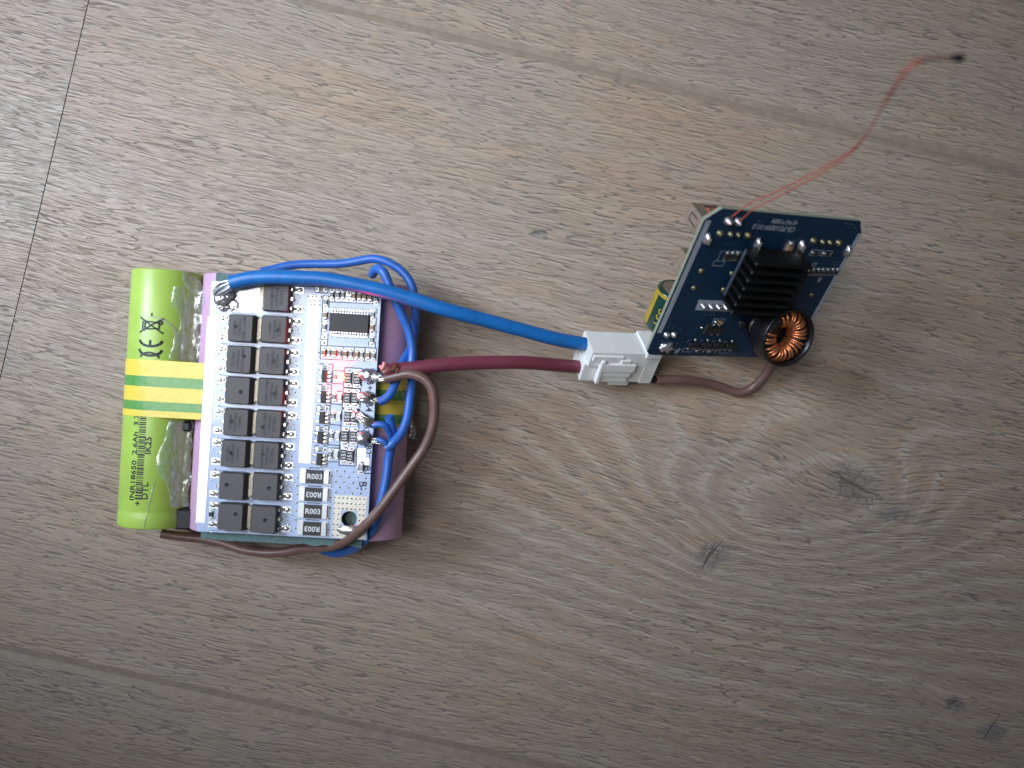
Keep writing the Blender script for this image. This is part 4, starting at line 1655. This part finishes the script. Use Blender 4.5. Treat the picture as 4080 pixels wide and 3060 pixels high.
def dchip(name, p, L, wd, h, mat, ang=0.0):
    o = link(name, MB().box((0, 0, h / 2 + .02), (wd, L, h), mat, bev=0.04).mesh(name), dc, (*p, 0.0), ang)
    te = MB()
    te.box((0, 0, h / 2 + 0.02), (wd + .04, 0.34, h + .04), "tin", bev=0.04)
    te.blob((0, 0.26, 0.0), (wd * .5, .32, h * .8), "solder", .2, 1, 2)
    tme = te.mesh("terminal")
    link("terminal", tme, o, (0, L / 2 - .1, 0), 0)
    link("terminal", tme, o, (0, -L / 2 + .1, 0), math.pi)


for k in range(3):
    dchip("resistor", D6(690 + 43 * k, 540), 1.6, .82, .5, "resistor_black")
dchip("capacitor", D6(1205, 462), 2.0, 1.2, 1.0, "ceramic_tan")
for x, y in ((1428, 512), (1522, 518)):
    dchip("resistor", D6(x, y), 1.6, .82, .5, "resistor_black", H)
for k in range(7):
    dchip("resistor", D6(1360 + 40 * k, 670), 1.2, .62, .4, "resistor_black")
dchip("capacitor", R8(1475, 790), 1.6, .9, .8, "ceramic_tan", H)
for k in (1, 2):
    dchip("resistor", R8(870 + 240 * k, 1345 + 8 * k), 1.5, .7, .4, "resistor_black", H)
lead_d = MB()
lead_d.box((0, 1.35, 0.35), (0.42, 0.7, 0.14), "tin", bev=0.03)
lead_d.blob((0, 1.65, 0.1), (.35, .3, .3), "solder", .2, 1, 2)
lead_dm = lead_d.mesh("lead")
sotd = MB()
ring_loft(sotd, [rrect(2.8, 1.4, 0.06, 0.1), rrect(2.9, 1.45, 0.06, 0.55), rrect(2.7, 1.25, 0.06, 1.0)], "epoxy_dark")
sotd_me = sotd.mesh("small_transistor")
for k in range(4):
    p = R8(985 + 237 * k, 1222 + 8 * k)
    o = link("small_transistor", sotd_me, dc, (*p, 0), 0)
    link("lead", lead_dm, o, (0, -.15, 0), 0)
    link("lead", lead_dm, o, (-.9, .1, 0), math.pi)
    link("lead", lead_dm, o, (.9, .1, 0), math.pi)
for (x, y, a_) in ((1250, 905, H), (1440, 940, 0)):
    p = R8(x, y)
    o = link("small_transistor", sotd_me, dc, (*p, 0), a_)
    link("lead", lead_dm, o, (0, -.15, 0), 0)
    link("lead", lead_dm, o, (-.9, .1, 0), math.pi)
    link("lead", lead_dm, o, (.9, .1, 0), math.pi)

# heatsink
HX0, HX1, HY0, HY1 = 12.3, 26.6, -22.4, -8.4
m = MB()
m.box(((HX0 + HX1) / 2, (HY0 + HY1) / 2, 1.5), (HX1 - HX0, HY1 - HY0, 1.2), "heatsink_black", bev=0.08)
m.box((HX0 - 0.03, (HY0 + HY1) / 2 + 0.6, 1.55), (0.12, HY1 - HY0 - 1.5, 0.9), "heatsink_edge")
hs = m.build("heatsink", dc)
fin_me = MB().box((0, 0, 0), (HX1 - HX0, 0.85, 5.0), "heatsink_black", bev=0.1).mesh("fin")
tip_me = MB().box((0, 0, 0), (0.10, 0.55, 0.5), "heatsink_edge").mesh("bright_tip")
NF = 7
for k in range(NF):
    y = HY0 + 0.45 + (HY1 - HY0 - 0.9) * k / (NF - 1)
    link("fin", fin_me, hs, ((HX0 + HX1) / 2, y, 4.55), 0)
    link("bright_tip", tip_me, hs, (HX0 + 0.0, y, 6.7), 0)

# coil in black shrink tube
co = DF.px(3140, 1347, 7.5)
cw = DF.world(co)
nt = norm(V3(0.30, -0.34, 0.89))
TX = norm(np.cross(nt, (0.5, 0.85, 0.1)))
a1 = norm(np.cross(V3(0, 0, 1.0), nt))
a2 = np.cross(nt, a1)
TF = np.array([a1, a2, nt]).T            # world axes of the coil
LT = DF.R.T @ TF                          # coil axes in board frame
m = MB()
Rr, rr_ = 4.45, 1.85
vs, fs = [], []
for i in range(48):
    A = 2 * math.pi * i / 48
    for k in range(16):
        B = 2 * math.pi * k / 16
        vs.append(((Rr + rr_ * 0.88 * math.cos(B)) * math.cos(A), (Rr + rr_ * 0.88 * math.cos(B)) * math.sin(A), -2.6 + 2.1 * math.sin(B)))
fs = [(i * 16 + k, ((i + 1) % 48) * 16 + k, ((i + 1) % 48) * 16 + (k + 1) % 16, i * 16 + (k + 1) % 16) for i in range(48) for k in range(16)]
m.add(vs, fs, "ferrite", True, LT, co)
coil = m.build("coil", dc)
# direction of the bare gap of the winding (towards the upper left in the photo)
gap = math.atan2(np.dot(V3(-0.75, 0.65, 0), a2), np.dot(V3(-0.75, 0.65, 0), a1))
NTn = 24
for k in range(NTn):
    A = gap + math.radians(28) + (2 * math.pi - math.radians(56)) * k / (NTn - 1) + 0.04 * math.sin(k * 2.3)
    loop = []
    tw = 0.14
    for j in range(15):
        B = 2 * math.pi * j / 14 - math.pi
        rad = Rr + (rr_ + 0.1) * math.cos(B)
        AA = A + tw * (B / math.pi) * 0.5
        loop.append((rad * math.cos(AA), rad * math.sin(AA), -2.6 + 2.45 * math.sin(B)))
    mm = MB().tube(loop, 0.36, "enamel_copper", 8, True, 0.7, LT, co)
    mm.build("winding", coil)
# shrink tube: open ring around the coil, pinched shut behind
m = MB()
tail = DF.loc(at(2951, 1281, DF.world(DF.px(2951, 1281, 2.5))[2])) if False else DF.px(2953, 1285, 2.0)
bot_ = DF.px(3010, 1420, 1.2)
secs = []
seg = 48


def circ(r, z):
    return [LT @ V3(r * math.cos(2 * math.pi * k / seg), r * math.sin(2 * math.pi * k / seg), z) + co for k in range(seg)]


back_c = (tail + bot_) / 2 + V3(0.4, 0, 0.6)
ba = (tail - bot_) / 2
bb = V3(0, 0, 1.0) * 1.5
# match the phase of the back slit with the ring
ref = LT @ V3(1, 0, 0), LT @ V3(0, 1, 0)
ph = math.atan2(np.dot(norm(ba), ref[1]), np.dot(norm(ba), ref[0]))
sgn = 1 if np.dot(np.cross(ref[0], ref[1]), np.cross(norm(ba), norm(bb))) > 0 else -1


def slit(f):
    out = []
    for k in range(seg):
        th = 2 * math.pi * k / seg
        out.append(back_c + ba * math.cos(sgn * (th - ph)) * f + bb * math.sin(sgn * (th - ph)) * f)
    return out


c_in = circ(6.55, 0.3)
c0_, c1_, c2_ = circ(7.0, 0.55), circ(7.25, 0.2), circ(7.2, -2.8)
s_ = slit(1.0)


def blend(A, B, t_, bulge=1.0):
    return [a * (1 - t_) + b * t_ for a, b in zip(A, B)]


secs = [circ(6.3, -2.2), circ(6.6, 0.2), c0_, c1_, c2_, blend(circ(7.0, -5.0), s_, 0.15), blend(circ(6.2, -6.5), s_, 0.45), blend(circ(5.0, -7.5), s_, 0.75), s_, slit(0.85)]
vs = [p for s in secs for p in s]
fs = [(i * seg + k, i * seg + (k + 1) % seg, (i + 1) * seg + (k + 1) % seg, (i + 1) * seg + k) for i in range(len(secs) - 1) for k in range(seg)]
m.add(vs, fs, "shrink", True)
m.add(secs[-1], [tuple(range(seg))], "shrink")
m.add(circ(6.6, -4.9), [tuple(range(seg))], "shrink")
m.blob(tail + V3(0, 0, 0.3), (1.0, 1.0, 1.0), "shrink", 0.2, 1, 3, 2.0)
m.build("shrink_tube", dc)
hw = MB()
hw.tube([DF.px(*d6(1268, 893), 6.9), DF.px(*d6(1310, 920), 7.2), DF.px(*d6(1338, 968), 7.2), DF.px(*d6(1350, 1035), 7.4)], 0.13, "shrink", 8)
hw.build("coil_lead", dc)


# ports under the board: folded metal shells
def shell(x0, x1, y0, y1, h0, h1, name, holes=True):
    m = MB()
    m.box(((x0 + x1) / 2, (y0 + y1) / 2, (h0 + h1) / 2), (x1 - x0, y1 - y0, h1 - h0), "nickel", bev=0.45, seg=2)
    o = m.build(name, dc)
    if holes:
        # sprung latch cut into the left side
        c = MB()
        xl = x0 - 0.012
        L_ = [(-.9, -.8), (-.9, -4.6), (.9, -4.6), (.9, -1.2)]
        yc = (y0 + y1) / 2
        P = [(yc + a_, h1 + b_) for a_, b_ in L_]
        for (pa, pb) in zip(P[:-1], P[1:]):
            (ya, za), (yb, zb) = pa, pb
            d = norm(V3(yb - ya, zb - za, 0))[:2] if (ya, za) != (yb, zb) else (0, 1)
            nn = (-d[1] * .17, d[0] * .17)
            c.add([(xl, ya + nn[0], za + nn[1]), (xl, yb + nn[0], zb + nn[1]), (xl, yb - nn[0], zb - nn[1]), (xl, ya - nn[0], za - nn[1])], [(0, 1, 2, 3)], "gap_dark")
        c.build("latch_slot", o)
        f = MB()
        yf = y1 + 0.012
        f.add([(x0 + 2.6, yf, h0 + 2.0), (x0 + 5.9, yf, h0 + 2.0), (x0 + 5.6, yf, h1 - 1.0), (x0 + 2.4, yf, h1 - 1.0)], [(0, 1, 2, 3)], "red_lit_plastic")
        f.box((x0 + 4.2, yf - 0.1, h0 + 3.6), (1.1, 0.5, 2.0), "can_green", bev=0.1)
        f.box((x0 + 3.3, yf - 0.1, h0 + 3.4), (0.4, 0.6, 2.4), "nickel", bev=0.1)
        f.box((x0 + 4.4, yf - 0.1, h0 + 1.6), (3.6, 0.3, 0.5), "gap_dark")
        f.box((x0 + 9.8, yf - 0.1, h0 + 1.4), (3.2, 0.3, 0.6), "gap_dark")
        f.build("port_insert", o)
    return o


s1 = shell(0.05, 12.6, -7.6, -3.1, -7.6, -1.05, "port_shell")
shell(23.4, 36.6, -7.6, -3.2, -7.5, -1.05, "port_shell", False)
shell(0.2, 8.0, -18.5, -12.8, -4.6, -1.05, "port_shell", False)

# electrolytic capacitor lying under the left edge
m = MB()
Mx = np.array([[1, 0, 0], [0, 0, 1], [0, -1, 0]], float)
ca = V3(4.6, -30.8, -5.7)
m.lathe([(0.01, -5.8), (3.6, -5.8), (4.3, -5.4), (4.6, -4.6), (4.6, 4.4), (4.5, 5.2), (3.9, 5.7), (3.4, 5.6)], "can_green", 40, Mx, ca)
m.lathe([(3.4, 5.62), (0.01, 5.5)], "nickel", 40, Mx, ca)
cap = m.build("electrolytic_capacitor", dc)
g = MB()
for (a0, a1_, y0, y1) in ((172, 205, -4.5, 4.5), (120, 200, 4.4, 5.25)):
    vs = []
    N_ = 10
    for k in range(N_ + 1):
        a = math.radians(a0 + (a1_ - a0) * k / N_)
        for y in (y0, y1):
            vs.append((ca[0] + 4.64 * math.cos(a), ca[1] + y, ca[2] + 4.64 * math.sin(a)))
    g.add(vs, [(2 * k, 2 * k + 1, 2 * k + 3, 2 * k + 2) for k in range(N_)], "can_gold")
gv, gf = glyphs("35V")
a0 = math.radians(138)
vs = [(ca[0] + 4.66 * math.cos(a0 - p[1] * 2.2 / 4.6), ca[1] - p[0] * 2.4 - 1.0, ca[2] + 4.66 * math.sin(a0 - p[1] * 2.2 / 4.6)) for p in gv]
g.add(vs, gf, "can_gold")
g.build("printed_label", cap)
# little red lamp of the port, tucked behind the board's top edge
m = MB()
m.box((14.6, -1.6, -1.45), (1.6, 0.8, 0.8), "led_small", bev=0.1)
m.build("indicator_lamp", dc)

# short brown wire from the connector to the board's underside
bw2, o6 = cable("thin_wire", "short brown wire curving from the white connector under the copper coil",
                [(2618, 1514, 6.0), (2650, 1513, 6), (2696, 1513, 5.4), (2763, 1518, 4), (2831, 1529, 2.6), (2886, 1546, 1.8), (2928, 1562, 1.5), (2960, 1562, 1.6), (2996, 1546, 2.2), (3030, 1516, 3.5), (3058, 1478, 5), (3075, 1440, 6.5), (3085, 1400, 7.5)],
                1.22, "brown_pvc", 0.5, 18)
strands(bw2, o6, at(2622, 1514, 6), at(2590, 1508, 6.2), 8, 0.25, 0.7, "flux", "bare_conductor", 0.1, 15)
strands(bw2, o6, at(2630, 1514, 6), at(2614, 1512, 6.2), 8, 0.2, 1.1, "frayed_brown", "frayed_insulation", 0.2, 16)

# ------------------------------------------------------------------ thermistor on twin enamelled wires
pa = DF.world((*D6(735, 215), 1.4))
probe_pts = [(3008, 813, 49), (3081, 782, 52), (3216, 712, 59), (3307, 660, 64), (3388, 606, 69), (3433, 560, 73), (3474, 502, 77), (3515, 425, 82), (3560, 352, 86), (3605, 289, 89), (3650, 248, 90), (3714, 233, 90), (3786, 230, 90)]
W = [pa] + pts(probe_pts)
sep_ = [1.5, 1.1, 0.85, 0.7, 0.5, 0.3, 0.12, -0.05, 0.1, 0.3, 0.35, 0.25, 0.2, 0.15]
base = W[0]
PF = Frame(base, np.eye(3))
pb_ = thing("temperature_probe", "black bead on two fine red wires rising from the blue board", "temperature probe", PF)
W = np.array(W)
T = np.gradient(W, axis=0)
for sg in (1, -1):
    q = []
    for i in range(len(W)):
        nn = norm(np.cross(T[i], (0, 0, 1.0)))
        q.append(W[i] + nn * sg * sep_[i] * 0.62 - base)
    MB().tube(q, 0.135, "red_enamel", 8, True, 0.8).build("wire", pb_)
sl_ = [at(*p) - base for p in ((3672, 243, 90.3), (3714, 233, 90.3), (3760, 231, 90.3), (3800, 231, 90.3))]
MB().tube(sl_, 0.2, "sleeve", 10, True, 0.6).build("sleeve", pb_)
b0 = at(3786, 230, 90) - base
b1 = at(3845, 232, 90) - base
m = MB()
m.tube([b0, (b0 + b1) / 2, b1], 0.55, "bead_black", 16, True, 0.2, rfun=lambda t_: math.sqrt(max(0.02, 1 - (2 * t_ - 1) ** 4)))
m.build("bead", pb_)
